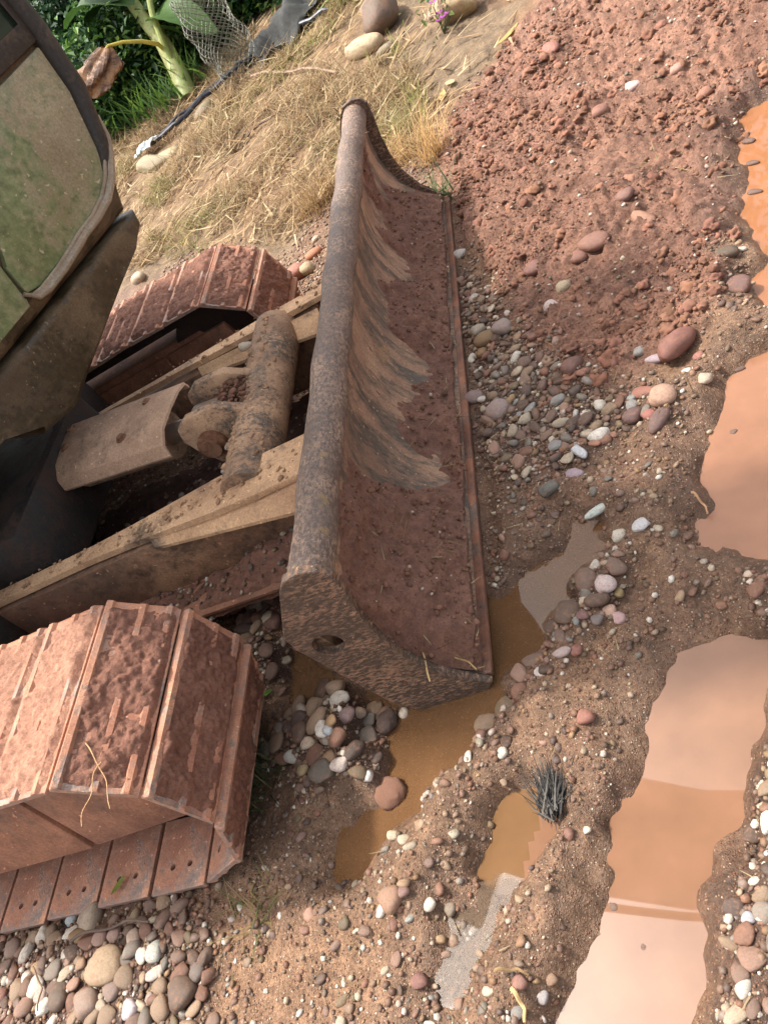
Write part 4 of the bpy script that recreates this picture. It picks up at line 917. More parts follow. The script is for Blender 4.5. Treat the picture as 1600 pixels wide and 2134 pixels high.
def crumbs(name, n, fx, label, big=.012, tone=(176, 138, 106)):
    u, v = r_.uniform(0, 1, n), r_.uniform(0, 1, n); x, y, z = fx(u, v); sz = .002 + big * r_.uniform(0, 1, n) ** 5
    join(name, x, y, z, sz * 1.2, sz, sz * .6, np.array(lin(*tone)) * r_.uniform(.6, 1.2, (n, 1)) * np.ones((1, 3)), [clod_shape(760 + k, 1, .4) for k in range(5)], M_CLOD, .25, r_, label)
crumbs('arm_crumbs', 420, lambda u, v: (-1.9 + 1.62 * u ** .6, .495 + .012 * u + (v - .5) * (.062 + .07 * sstep(.6, .95, u)), .3805 - .018 * u), 'crumbs of dried mud along the top of the near arm')
crumbs('far_arm_crumbs', 280, lambda u, v: (-1.9 + 1.62 * u ** .6, 1.22 + .012 * u + (v - .5) * (.062 + .07 * sstep(.6, .95, u)), .3805 - .018 * u), 'crumbs of dried mud along the top of the far arm')
crumbs('tube_crumbs', 420, lambda u, v: (-.455 + .071 * np.sin((v - .55) * 2.2), .56 + .62 * u, .325 + .071 * np.cos((v - .55) * 2.2)), 'crumbs of dried mud and grit on the cross tube', .016)
crumbs('clevis_soil', 500, lambda u, v: (-.63 + .22 * u, .79 + .12 * v, .36 + .05 * np.sin(3.1 * u)), 'red soil and grit caught between the clevis plates', .02, (120, 84, 66))
# ================================================================== grass, straw, plants
def blades(name, roots, length, width, droop, cols, r_, mat, label=None, lean=0.5, seg=4, kind='stuff', parent=None, cat=None, dirs=None, updir=1.0):
    """curved tapering blades as one mesh; roots (n,3)"""
    n = len(roots); yaw = r_.uniform(0, 6.283, n) if dirs is None else dirs; le = np.abs(r_.normal(lean, .25 if lean < 1.4 else .12, n))
    V = np.zeros((n, seg + 1, 2, 3)); ts = np.linspace(0, 1, seg + 1); pos = np.array(roots, float).copy()
    dx, dy = np.cos(yaw), np.sin(yaw); sx, sy = -dy, dx
    for i, t_ in enumerate(ts):
        a_ = le + droop * t_ ** 1.3; wd = width * (1 - t_) ** .7 + .0004
        V[:, i, 0] = pos - np.stack([sx, sy, sx * 0], -1) * (wd / 2)[:, None]; V[:, i, 1] = pos + np.stack([sx, sy, sx * 0], -1) * (wd / 2)[:, None]
        st = length / seg; pos = pos + np.stack([dx * np.sin(a_) * st, dy * np.sin(a_) * st, updir * np.cos(a_) * st], -1)
    base = np.arange(n * (seg + 1) * 2).reshape(n, seg + 1, 2)
    F = np.stack([base[:, :-1, 0], base[:, :-1, 1], base[:, 1:, 1], base[:, 1:, 0]], -1).reshape(-1, 4)
    me = raw_mesh(name, V.reshape(-1, 3), F, True, np.repeat(cols, (seg + 1) * 2, 0))
    o = newobj(name, me, mat)
    if parent is not None: adopt(o, parent)
    elif kind: tag(o, label, cat, kind=kind)
    return o
SX = np.array([p[0] for p in STRAW]); SY = np.array([p[1] for p in STRAW])
def sample_poly(P, n, r_, pad=-0.05):
    lo, hi = P.min(0), P.max(0); x = r_.uniform(lo[0], hi[0], n * 3); y = r_.uniform(lo[1], hi[1], n * 3); k = sdist(P, x, y) > pad
    return x[k][:n], y[k][:n]
STC = np.array([lin(184, 156, 114), lin(164, 132, 94), lin(142, 112, 80), lin(198, 176, 136), lin(118, 92, 66), lin(132, 130, 76)])
r_ = np.random.default_rng(77)
x, y = sample_poly(STRAW, 75000, r_)
cl = fbm(x * 2.6, y * 2.6, 151, 3) + 0.3 * fbm(x * 9, y * 9, 153, 2); k = (r_.uniform(-.15, .95, len(x)) < cl) & clear(x, y, 1.25); x, y = x[k], y[k]
xy0 = np.array([at(700, 500)[:2]]); n = len(x)
z = terrain(x, y, fine=False); cc_ = STC[r_.choice(6, n, p=[.26, .24, .16, .2, .09, .05])] * .78 * r_.uniform(.8, 1.15, (n, 1))
gp = sstep(.15, .6, fbm(x * 1.9, y * 1.9, 155, 3))[:, None] * (r_.uniform(0, 1, (n, 1)) < .5); cc_ = cc_ * (1 - .75 * gp) + np.array(lin(138, 148, 70)) * .75 * gp * .8
blades('dry_grass', np.stack([x, y, z - .004 + .03 * r_.uniform(0, 1, n) ** 2], -1), r_.uniform(.05, .18, n), r_.uniform(.0022, .0055, n), r_.uniform(-.3, .9, n), cc_, r_, M_STRAW, 'matted dry straw-coloured grass over the bank', lean=1.1, seg=3)
# fallen bamboo leaves and straw strips lying flat
LIT = poly((220, 640), (420, 520), (640, 500), (720, 370), (860, 330), (960, 230), (1090, 90), (1180, -20), (880, -70), (640, 60), (440, 200), (260, 330))
x, y = sample_poly(LIT, 4200, r_, -.02); kk = ((sdist(STRAW, x, y) > -.1) | (r_.uniform(0, 1, len(x)) < .25)) & clear(x, y, 1.4); x, y = x[kk], y[kk]; n = len(x)
z = terrain(x, y, fine=False)
cc_ = STC[r_.choice(4, n, p=[.3, .25, .2, .25])] * .85 * r_.uniform(.8, 1.2, (n, 1))
ydir = np.where(r_.uniform(0, 1, n) < .65, r_.normal(.75, .45, n), r_.uniform(0, 6.28, n))
blades('fallen_leaves', np.stack([x, y, z + r_.uniform(.008, .05, n)], -1), r_.uniform(.05, .22, n), r_.uniform(.004, .015, n), r_.uniform(-.25, .25, n), cc_, r_, M_STRAW, 'dead bamboo leaves and straw strewn over the bank', lean=1.5, dirs=ydir)
def tuft(name, px, py, n, L, wd, cols, label, cat, lean=.45, droop=(.3, 1.3), spread=.03, dirs=None, seed=1, lift=-.005):
    r_ = np.random.default_rng(seed); p = hit(px, py)
    roots = np.stack([p[0] + r_.normal(0, spread, n), p[1] + r_.normal(0, spread, n), p[2] + lift + np.maximum(0, lift) * r_.uniform(-.8, .6, n)], -1)
    c = np.array([lin(*k) for k in cols])[r_.integers(0, len(cols), n)] * .8 * r_.uniform(.8, 1.15, (n, 1))
    o = blades(name, roots, r_.uniform(L * .5, L, n), r_.uniform(wd * .6, wd, n), r_.uniform(*droop, n), c, r_, M_STRAW, None, lean, 5, None, dirs=None if dirs is None else r_.normal(dirs[0], dirs[1], n))
    return tag(o, label, cat)
tuft('grass_tuft', 905, 330, 150, .30, .004, [(220, 184, 128), (206, 166, 110)], 'blond dry grass tuft arching beside the red heap', 'grass tuft', .5, (.3, 1.1), .035, None, 3)
tuft('grass_tuft', 925, 415, 26, .22, .007, [(120, 140, 92), (96, 124, 80), (150, 158, 110)], 'small green grass tuft between blade and red heap', 'grass tuft', .6, (.2, .9), .02, None, 4)
tuft('grass_tuft', 840, 330, 200, .22, .0035, [(200, 166, 112), (176, 140, 92)], 'bushy dry grass tuft behind the far end of the blade', 'grass tuft', .7, (.3, 1.2), .07, None, 5)
tuft('grass_tuft', 670, 430, 180, .24, .004, [(190, 156, 104), (150, 116, 74)], 'dense dry grass tuft against the back of the blade', 'grass tuft', .6, (.4, 1.3), .06, None, 6)
tuft('grass_tuft', 560, 1620, 60, .16, .004, [(92, 104, 62), (70, 84, 52), (120, 112, 72)], 'dark green grass sprig at the front of the near track', 'grass tuft', 1.0, (.1, .6), .04, None, 7)
tuft('grass_tuft', 545, 1900, 34, .11, .004, [(112, 116, 66), (150, 130, 84)], 'small flattened green sprig in mud right of the near track', 'grass tuft', 1.2, (0, .4), .03, None, 8)
tuft('grass_tuft', 1375, 345, 16, .16, .004, [(150, 146, 96), (176, 150, 100)], 'thin sprig of grass lying on the red heap', 'grass tuft', 1.3, (0, .3), .01, None, 9)
tuft('root_clump', 1165, 1690, 260, .085, .0026, [(52, 50, 48), (72, 68, 62), (40, 38, 36), (110, 104, 96)], 'black bristly root clump lying in mud beside the small puddle', 'root clump', 1.5, (-.5, .5), .012, (math.atan2(*(at(1160, 1590) - at(1165, 1690))[[1, 0]]), .42), 10, .020)
tuft('root_clump', 1150, 1690, 12, .12, .004, [(70, 56, 40), (96, 76, 50)], 'few brown rootlets trailing into the small puddle', 'root clump', 1.45, (-.05, .1), .01, None, 11)

def stick(px0, py0, px1, py1, rad, rgb, name, label, cat, bend=.02, lift=.012, mat=None, z=None):
    a_ = hit(px0, py0) if z is None else at(px0, py0, z); b_ = hit(px1, py1) if z is None else at(px1, py1, z); pts = []
    n = 12; sd = np.array([-(b_ - a_)[1], (b_ - a_)[0], 0]); sd = sd / (np.linalg.norm(sd) + 1e-9)
    for i in range(n + 1):
        t_ = i / n; p = a_ + (b_ - a_) * t_ + sd * bend * math.sin(t_ * 3.1) + sd * bend * .3 * math.sin(t_ * 11)
        g = gz(p[0], p[1]) if z is None else p[2]; pts.append((p[0], p[1], max(p[2], g) + rad + lift * (1 + .3 * math.sin(t_ * 9))))
    b = MB(); b.tube(pts, [rad * (1 - .35 * i / n) for i in range(n + 1)], 6)
    o = b.build(name, mat or simple(rgb)); return tag(o, label, cat)
_sm = {}
def simple(rgb, rough=.75):
    if rgb in _sm: return _sm[rgb]
    t = NT('plain_%d_%d_%d' % rgb); c = tuple(k * .8 for k in lin(*rgb)); n = t.noise(40, 4, .7)
    _sm[rgb] = t.set(t.mix(1.0, c, t.ramp(n, [(.3, .7), (.7, 1.25)]), 'MULTIPLY'), rough, t.bump(n, .3, .003)); return _sm[rgb]
stick(530, 166, 710, 158, .014, (150, 122, 96), 'branch', 'long bare branch lying across the bank', 'branch', .03)
stick(520, 290, 640, 215, .008, (112, 90, 72), 'branch', 'dark thin branch lying on bare soil of the bank', 'branch', .03)
stick(300, 560, 420, 420, .006, (196, 164, 112), 'straw_stalk', 'long straw stalk on the grass above the far track', 'straw', .02)
stick(470, 230, 700, 60, .009, (160, 130, 90), 'branch', 'pale bamboo cane along the upper bank', 'cane', .02)
stick(590, 95, 725, 8, .008, (150, 158, 90), 'branch', 'thin green cane at the top of the bank', 'cane', .03, .05)
stick(600, 80, 700, 10, .007, (186, 176, 120), 'branch', 'thin yellow cane at the top of the bank', 'cane', .05, .09)
stick(165, 1968, 330, 1925, .004, (104, 84, 70), 'twig', 'thin twig on the bottom left gravel bed', 'twig', .012, .02)
stick(85, 2020, 100, 2110, .0025, (150, 120, 88), 'twig', 'curved grass stem on the bottom left gravel bed', 'twig', .012, .02)
stick(1075, 2065, 1105, 2134, .004, (206, 170, 116), 'straw_stalk', 'bright straw stalk at the bottom picture edge', 'straw', .005)
stick(1040, 2030, 1110, 2035, .003, (150, 120, 80), 'straw_stalk', 'brown straw bits above the bright stalk', 'straw', .005)
stick(1445, 1035, 1480, 1080, .003, (200, 150, 108), 'straw_stalk', 'orange straw stalk at the pink-orange puddle edge', 'straw', .004)
# straws caught on the machine
stick(825, 1270, 905, 1425, .0028, (206, 172, 118), 'straw_stalk', 'long straw stalk hanging over the near end of the blade', 'straw', .01, .01, z=.10)
stick(920, 1365, 1000, 1400, .0025, (186, 150, 98), 'straw_stalk', 'straw stalk lying on the soil at the blade tip', 'straw', .006, .01, z=.05)
stick(190, 1555, 245, 1690, .0013, (206, 160, 112), 'straw_stalk', 'thin straw stalk hanging over the near track shoe', 'straw', .008, .012, z=.46)
stick(225, 1595, 185, 1730, .0013, (206, 160, 112), 'straw_stalk', 'second thin straw crossing it on the near track', 'straw', -.008, .014, z=.46)
for i in range(3):
    pass
b = MB()   # dry leaves by the heap
def leaf(px, py, L, W_, yaw, rgb, label, name='dry_leaf', curl=.3, lift=.01, cat='leaf'):
    p = hit(px, py); n = 8; V = []; F = []
    for i in range(n + 1):
        t_ = i / n; w = W_ * math.sin(math.pi * min(.98, t_ * .92 + .04)) ** .8 * .5; q = (t_ - .5) * L
        zc = p[2] + lift + curl * L * (t_ - .5) ** 2
        for s_ in (-1, 0, 1): V.append((p[0] + math.cos(yaw) * q - math.sin(yaw) * s_ * w, p[1] + math.sin(yaw) * q + math.cos(yaw) * s_ * w, zc + abs(s_) * w * .35))
    for i in range(n):
        for k in range(2): F.append((i * 3 + k, i * 3 + k + 1, i * 3 + k + 4, i * 3 + k + 3))
    c = np.tile(np.array(lin(*rgb)) * .8, (len(V), 1)); me = raw_mesh(name, V, F, True, c)
    return tag(newobj(name, me, M_STRAW), label, cat)
leaf(925, 205, .13, .035, 1.5, (214, 186, 124), 'curled pale bamboo leaf on the dry soil')
leaf(898, 226, .15, .025, .4, (200, 168, 112), 'narrow tan leaf beside the curled pale leaf')
leaf(940, 178, .07, .04, 2.2, (206, 184, 140), 'small round dead leaf above the curled pale leaf')
leaf(1060, 80, .16, .04, .7, (206, 176, 112), 'yellow dead leaf on the soil at the top')
leaf(560, 1450, .045, .014, .2, (110, 150, 62), 'tiny fresh green leaf on mud beside the near track', 'green_leaf')
leaf(268, 1853, .05, .016, .9, (130, 140, 62), 'torn green leaf on the lower track shoes', 'green_leaf', lift=.03)
leaf(610, 125, .22, .05, .9, (190, 156, 100), 'broad dead bamboo sheath on the upper bank')
leaf(655, 175, .26, .04, .7, (214, 186, 122), 'long bright bamboo sheath on the bank')

# straw bits lying on the soil of the blade, on the heap and in the mud
r_ = np.random.default_rng(123)
ids = np.where(okb)[0]; ids = ids[r_.integers(0, len(ids), 110)]; n = 110
blades('blade_straw', np.stack([Xb[ids] + .006, YY_[ids], Zb[ids] + .006], -1), r_.uniform(.015, .07, n), r_.uniform(.0015, .0035, n), r_.uniform(-.3, .3, n), STC[r_.integers(0, 5, n)] * .7, r_, M_STRAW, 'bits of dry straw on the soil in the blade', lean=1.5, seg=3)
x, y, z, r_ = sample(2600, lambda x, y, z: .5 * (1 - z['bank']) * (PW_SD(x, y) < -.02), seed=504); k = clear(x, y, .5); x, y = x[k], y[k]; n = len(x)
blades('mud_straw', np.stack([x, y, terrain(x, y) + .006], -1), r_.uniform(.012, .06, n), r_.uniform(.0012, .003, n), r_.uniform(-.3, .2, n), STC[r_.integers(0, 5, n)] * r_.uniform(.4, .8, (n, 1)), r_, M_STRAW, 'bits of straw and rootlets scattered on the mud', lean=1.5, seg=3)
# ---- black irrigation pipes
def pipe(pts, rad, label, rgb=(40, 42, 52)):
    P_ = [hit(*p) for p in pts]; out = []
    for i in range(len(P_) - 1):
        for k in range(8):
            t_ = k / 8; p = P_[i] * (1 - t_) + P_[i + 1] * t_; out.append((p[0], p[1], gz(p[0], p[1]) + rad + .035))
    p = P_[-1]; out.append((p[0], p[1], p[2] + rad + .015)); b = MB(); b.tube(out, rad, 10); tag(b.build('irrigation_pipe', simple(rgb, .35)), label, 'pipe')
pipe([(325, 312), (380, 268), (440, 210), (500, 158), (560, 112), (620, 74), (690, 30)], .017, 'black plastic irrigation pipe along the edge of the vegetation')
pipe([(335, 300), (400, 240), (450, 190), (520, 135), (590, 82)], .010, 'thinner dark pipe lying alongside the black pipe', (58, 58, 66))
# ---- white plastic scrap, green cloth
def sheet(px, py, sx, sy, yaw, rgb, name, label, seed, amp=.02, z0=.05, cat='scrap'):
    p = hit(px, py); u, v = np.meshgrid(np.linspace(-1, 1, 22), np.linspace(-1, 1, 22)); X = u * sx / 2; Y = v * sy / 2
    X = X * (1 + .25 * fbm(v * 2, u * 0, seed, 2)); Y = Y * (1 + .25 * fbm(u * 2, v * 0, seed + 3, 2))
    Z = p[2] + z0 + amp * fbm(u * 1.6, v * 1.6, seed + 6, 3) - amp * (u * u + v * v) * .6
    me = grid_mesh(name, p[0] + X * math.cos(yaw) - Y * math.sin(yaw), p[1] + X * math.sin(yaw) + Y * math.cos(yaw), Z)
    o = newobj(name, me, simple(rgb, .9)); md = o.modifiers.new('thick', 'SOLIDIFY'); md.thickness = .003; return tag(o, label, cat)
sheet(316, 322, .20, .12, .8, (216, 224, 220), 'plastic_scrap', 'torn white plastic scrap on the pale slab', 31, .03, .09)
sheet(925, 15, .16, .14, .3, (110, 178, 124), 'cloth_scrap', 'green cloth scrap caught on the flowering plant', 35, .03, .12)
# ---- dark shade cloth
sheet(610, 60, .8, .55, .7, (66, 66, 62), 'shade_cloth', 'crumpled dark grey shade cloth behind the wire netting', 41, .10, .12, 'cloth')
# ---- rolled wire netting
p0 = hit(505, 150); wn_ = 40; hn = 30; rr = .17; Hn = .62
rad_up = Vector((0.05, 0.05, 1)).normalized(); axx = Vector((1, 0, 0)); axy = rad_up.cross(axx)
def npt(i, j):
    a_ = 2 * math.pi * i / wn_; w_ = 1 + .14 * math.sin(a_ * 3 + j * .2) + .07 * math.sin(j * .7)
    return Vector(p0) + rad_up * (Hn * j / hn - .02) + axx * (math.cos(a_) * rr * w_) + axy * (math.sin(a_) * rr * w_)
b = MB()
for i in range(wn_):
    for j in range(hn):
        s_ = (i + j) % 2
        b.tube([npt(i + s_, j), npt(i + 1 - s_, j + 1)], 0.0022, 4, False)
net = b.build('wire_netting', simple((118, 116, 100), .6)); tag(net, 'upright roll of wire netting at the edge of the vegetation', 'netting')
# ---- leafy shrubs
def leaf_cloud(name, pts, size, cols, r_, mat, parent, aspect=.5, upb=.5):
    n = len(pts); yaw = r_.uniform(0, 6.283, n); pit = r_.normal(.35, .5, n); roll = r_.normal(0, .5, n)
    L = size * r_.uniform(.6, 1.25, n); W_ = L * aspect * r_.uniform(.8, 1.2, n)
    d = np.stack([np.cos(yaw) * np.cos(pit), np.sin(yaw) * np.cos(pit), -np.sin(pit) * .8], -1); s_ = np.stack([-np.sin(yaw) * np.cos(roll), np.cos(yaw) * np.cos(roll), np.sin(roll)], -1)
    nn = np.cross(d, s_)
    f = [(0, 0, 0), (.45, .5, .1), (.45, 0, -.04), (.45, -.5, .1), (1, 0, -.1)]
    V = np.stack([pts + d * (L * a_)[:, None] + s_ * (W_ * b_)[:, None] + nn * (L * c_)[:, None] for a_, b_, c_ in f], 1)
    i0 = (np.arange(n) * 5)[:, None]; F = np.concatenate([i0 + np.array([[0, 2, 1]]), i0 + np.array([[0, 3, 2]]), i0 + np.array([[1, 2, 4]]), i0 + np.array([[2, 3, 4]])])
    me = raw_mesh(name, V.reshape(-1, 3), F, False, np.repeat(cols, 5, 0)); o = newobj(name, me, mat); adopt(o, parent); return o
GRN = [(66, 104, 50), (50, 84, 44), (92, 126, 60), (42, 68, 40), (116, 146, 72)]
def shrub(px, py, back, rx, ry, h_, n, leafsz, label, seed, cols=GRN, name='shrub'):
    r_ = np.random.default_rng(seed); p = hit(px, py); dv_ = np.array([p[0] - CC[0], p[1] - CC[1]]); dv_ /= np.linalg.norm(dv_); p = np.array([p[0] + dv_[0] * back, p[1] + dv_[1] * back, 0]); p[2] = gz(p[0], p[1])
    e = empty(name, tuple(p), label, 'shrub', 'shrubs beyond the bank')
    # sprays: clumps of leaves around branch ends
    m = 70; a_ = r_.uniform(0, 6.283, m); ph = r_.uniform(0.0, 1.0, m); rad = r_.uniform(.45, 1.0, m)
    cx = p[0] + np.cos(a_) * rx * rad * np.sqrt(1 - (ph * .9) ** 2); cy_ = p[1] + np.sin(a_) * ry * rad * np.sqrt(1 - (ph * .9) ** 2); cz = p[2] + h_ * (.04 + .94 * ph * (0.6 + .4 * rad))
    w = r_.integers(0, m, n); pts = np.stack([cx[w] + r_.normal(0, .09, n), cy_[w] + r_.normal(0, .09, n), cz[w] + r_.normal(0, .07, n)], -1)
    pts[:, 2] = np.maximum(pts[:, 2], p[2] + .02)
    tone = r_.uniform(.7, 1.2, m)[w][:, None]
    c = np.array([lin(*k) for k in cols])[r_.integers(0, len(cols), n)] * .95 * tone * r_.uniform(.85, 1.15, (n, 1))
    leaf_cloud('crown', pts, leafsz, c, r_, M_LEAF, e)
    b = MB()
    for k in range(0, m, 4): b.tube([p, (p[0] * .6 + cx[k] * .4, p[1] * .6 + cy_[k] * .4, p[2] + (cz[k] - p[2]) * .55), (cx[k], cy_[k], cz[k])], [.014, .009, .004], 5)
    b.build('stems', simple((92, 80, 56)), e)
    return e
shrub(265, 290, .55, .55, .5, .75, 3200, .085, 'dark leafy shrub low beside the cab', 1)
shrub(360, 215, .55, .55, .5, .8, 3600, .075, 'dense shrub with small leaves behind the black pipe', 2)
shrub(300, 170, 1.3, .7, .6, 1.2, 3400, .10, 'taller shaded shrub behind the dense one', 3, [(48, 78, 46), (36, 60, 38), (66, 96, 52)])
shrub(430, 150, 1.0, .7, .6, 1.2, 3400, .10, 'mid-green shrub left of the wire netting', 4)
shrub(540, 60, 1.1, .8, .6, 1.1, 3000, .10, 'shrub behind the wire netting', 5)
shrub(650, 0, 1.0, .8, .6, 1.0, 3000, .10, 'shrub at the top behind the shade cloth', 6)
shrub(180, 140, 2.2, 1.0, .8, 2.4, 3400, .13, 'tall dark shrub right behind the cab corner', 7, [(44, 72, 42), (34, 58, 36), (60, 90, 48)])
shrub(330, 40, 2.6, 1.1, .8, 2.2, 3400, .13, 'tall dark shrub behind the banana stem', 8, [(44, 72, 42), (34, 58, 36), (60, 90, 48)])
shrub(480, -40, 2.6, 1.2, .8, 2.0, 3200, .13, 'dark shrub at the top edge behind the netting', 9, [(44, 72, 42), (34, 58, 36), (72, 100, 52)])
shrub(600, 20, .7, .7, .5, .7, 2600, .09, 'low shrub between the netting and the shade cloth', 10)
shrub(480, 110, .6, .5, .4, .6, 2200, .085, 'low shrub just behind the wire netting', 11)
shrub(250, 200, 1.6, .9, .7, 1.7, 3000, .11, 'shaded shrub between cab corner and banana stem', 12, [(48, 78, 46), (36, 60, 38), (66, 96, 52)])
shrub(720, -60, 1.5, 1.0, .7, 1.1, 2600, .10, 'shrub at the top edge above the brown boulder', 13)
# weeds with long leaves at the pipe
r_ = np.random.default_rng(88)
for k_, (a_, c_) in enumerate([((300, 262), 'left end of the pipe'), ((350, 235), 'middle of the pipe'), ((400, 190), 'banana stem')]):
    tuft('weed', *a_, 46, .42, .028, [(96, 132, 58), (120, 150, 70), (74, 108, 50)], 'broad-bladed green weed at the ' + c_, 'weed', .45, (.3, 1.2), .09, None, 90 + k_)
# ---- banana plant
bp = hit(395, 205); e = empty('banana_plant', tuple(bp), 'banana plant with pale green stem and one withered hanging leaf', 'banana plant')
def rayp(px, py, dist):   # point at a given camera depth, used to set heights of the plant's parts at its own distance
    d = ray(px, py); return CC + d * dist
dep = (CM @ (bp - CC))[2]
stem = [bp, rayp(372, 150, dep), rayp(340, 90, dep + .05), rayp(305, 45, dep + .1), rayp(250, -30, dep + .15), rayp(190, -120, dep + .2)]
b = MB(); b.tube(stem, [.075, .07, .062, .055, .05, .045], 14); b.build('stem', worn('banana_stem', lin(140, 150, 84), lin(172, 172, 112), .5, 5, (1, 1, .25), mud2=lin(120, 118, 70), bump=.15, spots=False), e)
b = MB(); b.tube([rayp(372, 150, dep), rayp(345, 100, dep - .05), rayp(318, 30, dep - .08), rayp(300, -60, dep - .1)], [.03, .028, .024, .02], 10); b.build('leaf_stalk', simple((150, 158, 84)), e)
pet = [rayp(352, 112, dep), rayp(330, 92, dep - .1), rayp(295, 86, dep - .16), rayp(255, 88, dep - .2), rayp(226, 96, dep - .22), rayp(212, 116, dep - .22)]
b = MB(); b.tube(pet, [.018, .017, .015, .013, .012, .01], 8); b.build('leaf_stalk', simple((196, 176, 74)), e)
# withered leaf: crumpled hanging cone of folded blade
u, v = np.meshgrid(np.linspace(0, 2 * math.pi, 40), np.linspace(0, 1, 30)); c0 = np.array(rayp(219, 98, dep - .22)); c1 = np.array(rayp(192, 202, dep - .22))
rad = .14 * np.sin(np.pi * np.clip(v * .82 + .06, 0, 1)) ** .8 * (1 + .25 * np.sin(u * 5 + v * 6) + .15 * fbm(u * 2, v * 6, 171, 2))
ctr = c0[None, None] + (c1 - c0)[None, None] * v[..., None]
me = grid_mesh('withered_leaf', ctr[..., 0] + rad * np.cos(u) * .9, ctr[..., 1] + rad * np.sin(u) * .6, ctr[..., 2] - rad * np.cos(u) * .5, False)
o = newobj('withered_leaf', me, worn('withered_leaf', lin(122, 82, 38), lin(88, 54, 30), .5, 9, mud2=lin(52, 34, 24), bump=.4, spots=False)); adopt(o, e); tag(o, 'withered brown banana leaf hanging from its yellow stalk')
def big_leaf(base, tip, W_, rgb, sag=.15):
    base, tip = np.array(base), np.array(tip); n = 14; d = tip - base; L = np.linalg.norm(d); s_ = np.cross(d / L, [0, 0, 1.]); s_ /= np.linalg.norm(s_); V, F = [], []
    for i in range(n + 1):
        t_ = i / n; c = base + d * t_ + np.array([0, 0, sag * L * math.sin(math.pi * t_)]); w = W_ * .5 * math.sin(math.pi * min(.97, .1 + t_ * .88)) ** .6
        for k, q in enumerate((-1, -.5, 0, .5, 1)): V.append(c + s_ * w * q + np.array([0, 0, abs(q) * w * .35 - (0.05 * w * (i % 2)) * abs(q)]))
    for i in range(n):
        for k in range(4): F.append((i * 5 + k, i * 5 + k + 1, i * 5 + k + 6, i * 5 + k + 5))
    me = raw_mesh('leaf', V, F, True, np.tile(np.array(lin(*rgb)) * .62, (len(V), 1))); o = newobj('leaf', me, M_LEAF); adopt(o, e)
big_leaf(rayp(320, 40, dep), rayp(450, 70, dep - .3), .28, (88, 122, 56)); big_leaf(rayp(310, 20, dep), rayp(420, -10, dep + .2), .3, (70, 104, 48))
big_leaf(rayp(280, 10, dep), rayp(140, 60, dep + .3), .3, (78, 112, 50)); big_leaf(rayp(260, -20, dep), rayp(90, -60, dep + .1), .35, (84, 118, 54), .2)
big_leaf(rayp(330, 60, dep), rayp(440, 110, dep + .2), .22, (96, 128, 60)); big_leaf(rayp(250, 0, dep), rayp(200, 90, dep + .5), .26, (60, 92, 46))
# ---- flowering plant by the yellow boulder
fp = hit(925, 70); e = empty('flowering_plant', tuple(fp), 'thin plant with pink-purple flowers beside the yellow boulder', 'plant')
r_ = np.random.default_rng(99); b = MB(); fl = []
for k, (tx, ty) in enumerate([(905, 5), (968, 20), (1018, 20), (1022, 12), (938, 78), (945, 70), (995, 2), (915, 30)]):
    tp = np.array(rayp(tx, ty, (CM @ (fp - CC))[2] - .05)); tp[2] = max(tp[2], fp[2] + .08); md_ = (fp + tp) / 2 + np.array([0, 0, .06]); b.tube([fp, md_, tp], [.004, .003, .002], 5); fl.append(tp)
b.build('stems', simple((96, 96, 58)), e)
for k, tp in enumerate(fl):
    V, F = [], []
    for j in range(5):
        a_ = j * 1.2566 + k; c = np.array([math.cos(a_), math.sin(a_), .35]); s_ = np.array([-math.sin(a_), math.cos(a_), 0]); i0 = len(V)
        V += [tp, tp + c * .022 + s_ * .011, tp + c * .032, tp + c * .022 - s_ * .011]; F.append((i0, i0 + 1, i0 + 2, i0 + 3))
    me = raw_mesh('flower', V, F, False, np.tile(np.array(lin(176, 84, 168)) * .8, (len(V), 1))); o = newobj('flower', me, M_STRAW); adopt(o, e)
n = 60; pts = np.stack([fp[0] + r_.normal(0, .09, n), fp[1] + r_.normal(0, .09, n), fp[2] + r_.uniform(.02, .2, n)], -1)
leaf_cloud('leaves', pts, .035, np.tile(np.array(lin(120, 130, 70)) * .7, (n, 1)), r_, M_LEAF, e)
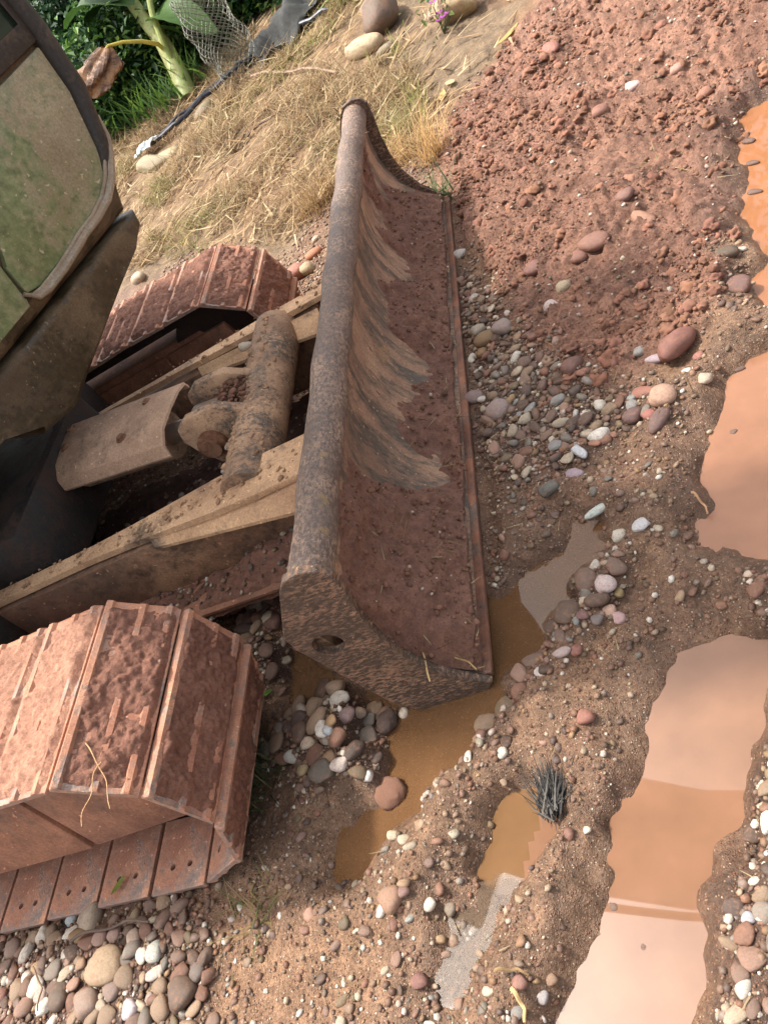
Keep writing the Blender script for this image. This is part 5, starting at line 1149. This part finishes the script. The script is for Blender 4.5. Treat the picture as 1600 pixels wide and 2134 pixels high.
# ---- unseen trees added to give the puddles something dark to mirror
def tree(x, y, h_, cr, label, seed, n=2600):
    r_ = np.random.default_rng(seed); z0 = gz(x, y); e = empty('tree', (x, y, z0), label, 'tree', 'unseen trees added for the puddle reflections')
    b = MB(); b.tube([(x, y, z0 - .1), (x + .05, y, z0 + h_ * .3), (x - .05, y + .05, z0 + h_ * .6), (x, y, z0 + h_ * .85)], [.16, .13, .09, .04], 10)
    ends = []
    for k in range(12):
        a_ = r_.uniform(0, 6.28); zz_ = z0 + h_ * r_.uniform(.35, .7); en = (x + math.cos(a_) * cr * r_.uniform(.5, .95), y + math.sin(a_) * cr * r_.uniform(.5, .95), zz_ + r_.uniform(.2, .9)); b.tube([(x, y, zz_), ((x + en[0]) / 2, (y + en[1]) / 2, zz_ + .25), en], [.05, .035, .015], 6); ends.append(en)
    b.build('trunk', simple((104, 88, 70)), e); m = 90; a_ = r_.uniform(0, 6.28, m); ph = r_.uniform(-1, 1, m); rd = cr * r_.uniform(.4, 1, m) * np.sqrt(1 - ph * ph * .85)
    c = np.stack([x + np.cos(a_) * rd, y + np.sin(a_) * rd, z0 + h_ * .68 + ph * h_ * .34], -1); w = r_.integers(0, m, n); pts = c[w] + r_.normal(0, .22, (n, 3))
    leaf_cloud('crown', pts, .17, np.array([lin(*k) for k in GRN])[r_.integers(0, 5, n)] * .6, r_, M_LEAF, e)
tree(2.6, 9.5, 5.2, 1.7, 'unseen leafy tree added for the reflection in the upper right puddle', 51); tree(0.6, 10.5, 5.0, 1.7, 'leafy tree mirrored at the inner edge of the upper right puddle', 52); tree(4.6, 10.0, 5.6, 1.9, 'unseen rounded tree added right of the heap for puddle reflections', 53)

# ---- pebbles that would share a label are told apart by their order in the picture
from collections import defaultdict
NUM = ['', 'first', 'second', 'third', 'fourth', 'fifth', 'sixth', 'seventh', 'eighth', 'ninth', 'tenth', 'eleventh', 'twelfth']
gl = defaultdict(list)
for o in bpy.data.objects:
    if o.get('group') == 'river pebbles': gl[o['label']].append(o)
for lb, os_ in gl.items():
    if len(os_) < 2: continue
    us = [proj(*[np.array([c]) for c in o.location])[0][0] for o in os_]
    for r__, i in enumerate(np.argsort(us)):
        q = ('leftmost' if r__ == 0 else 'rightmost' if r__ == len(os_) - 1 else NUM[r__ + 1] + ' from left' if r__ + 1 < len(NUM) else 'one of several')
        os_[i]['label'] = q + ' ' + lb
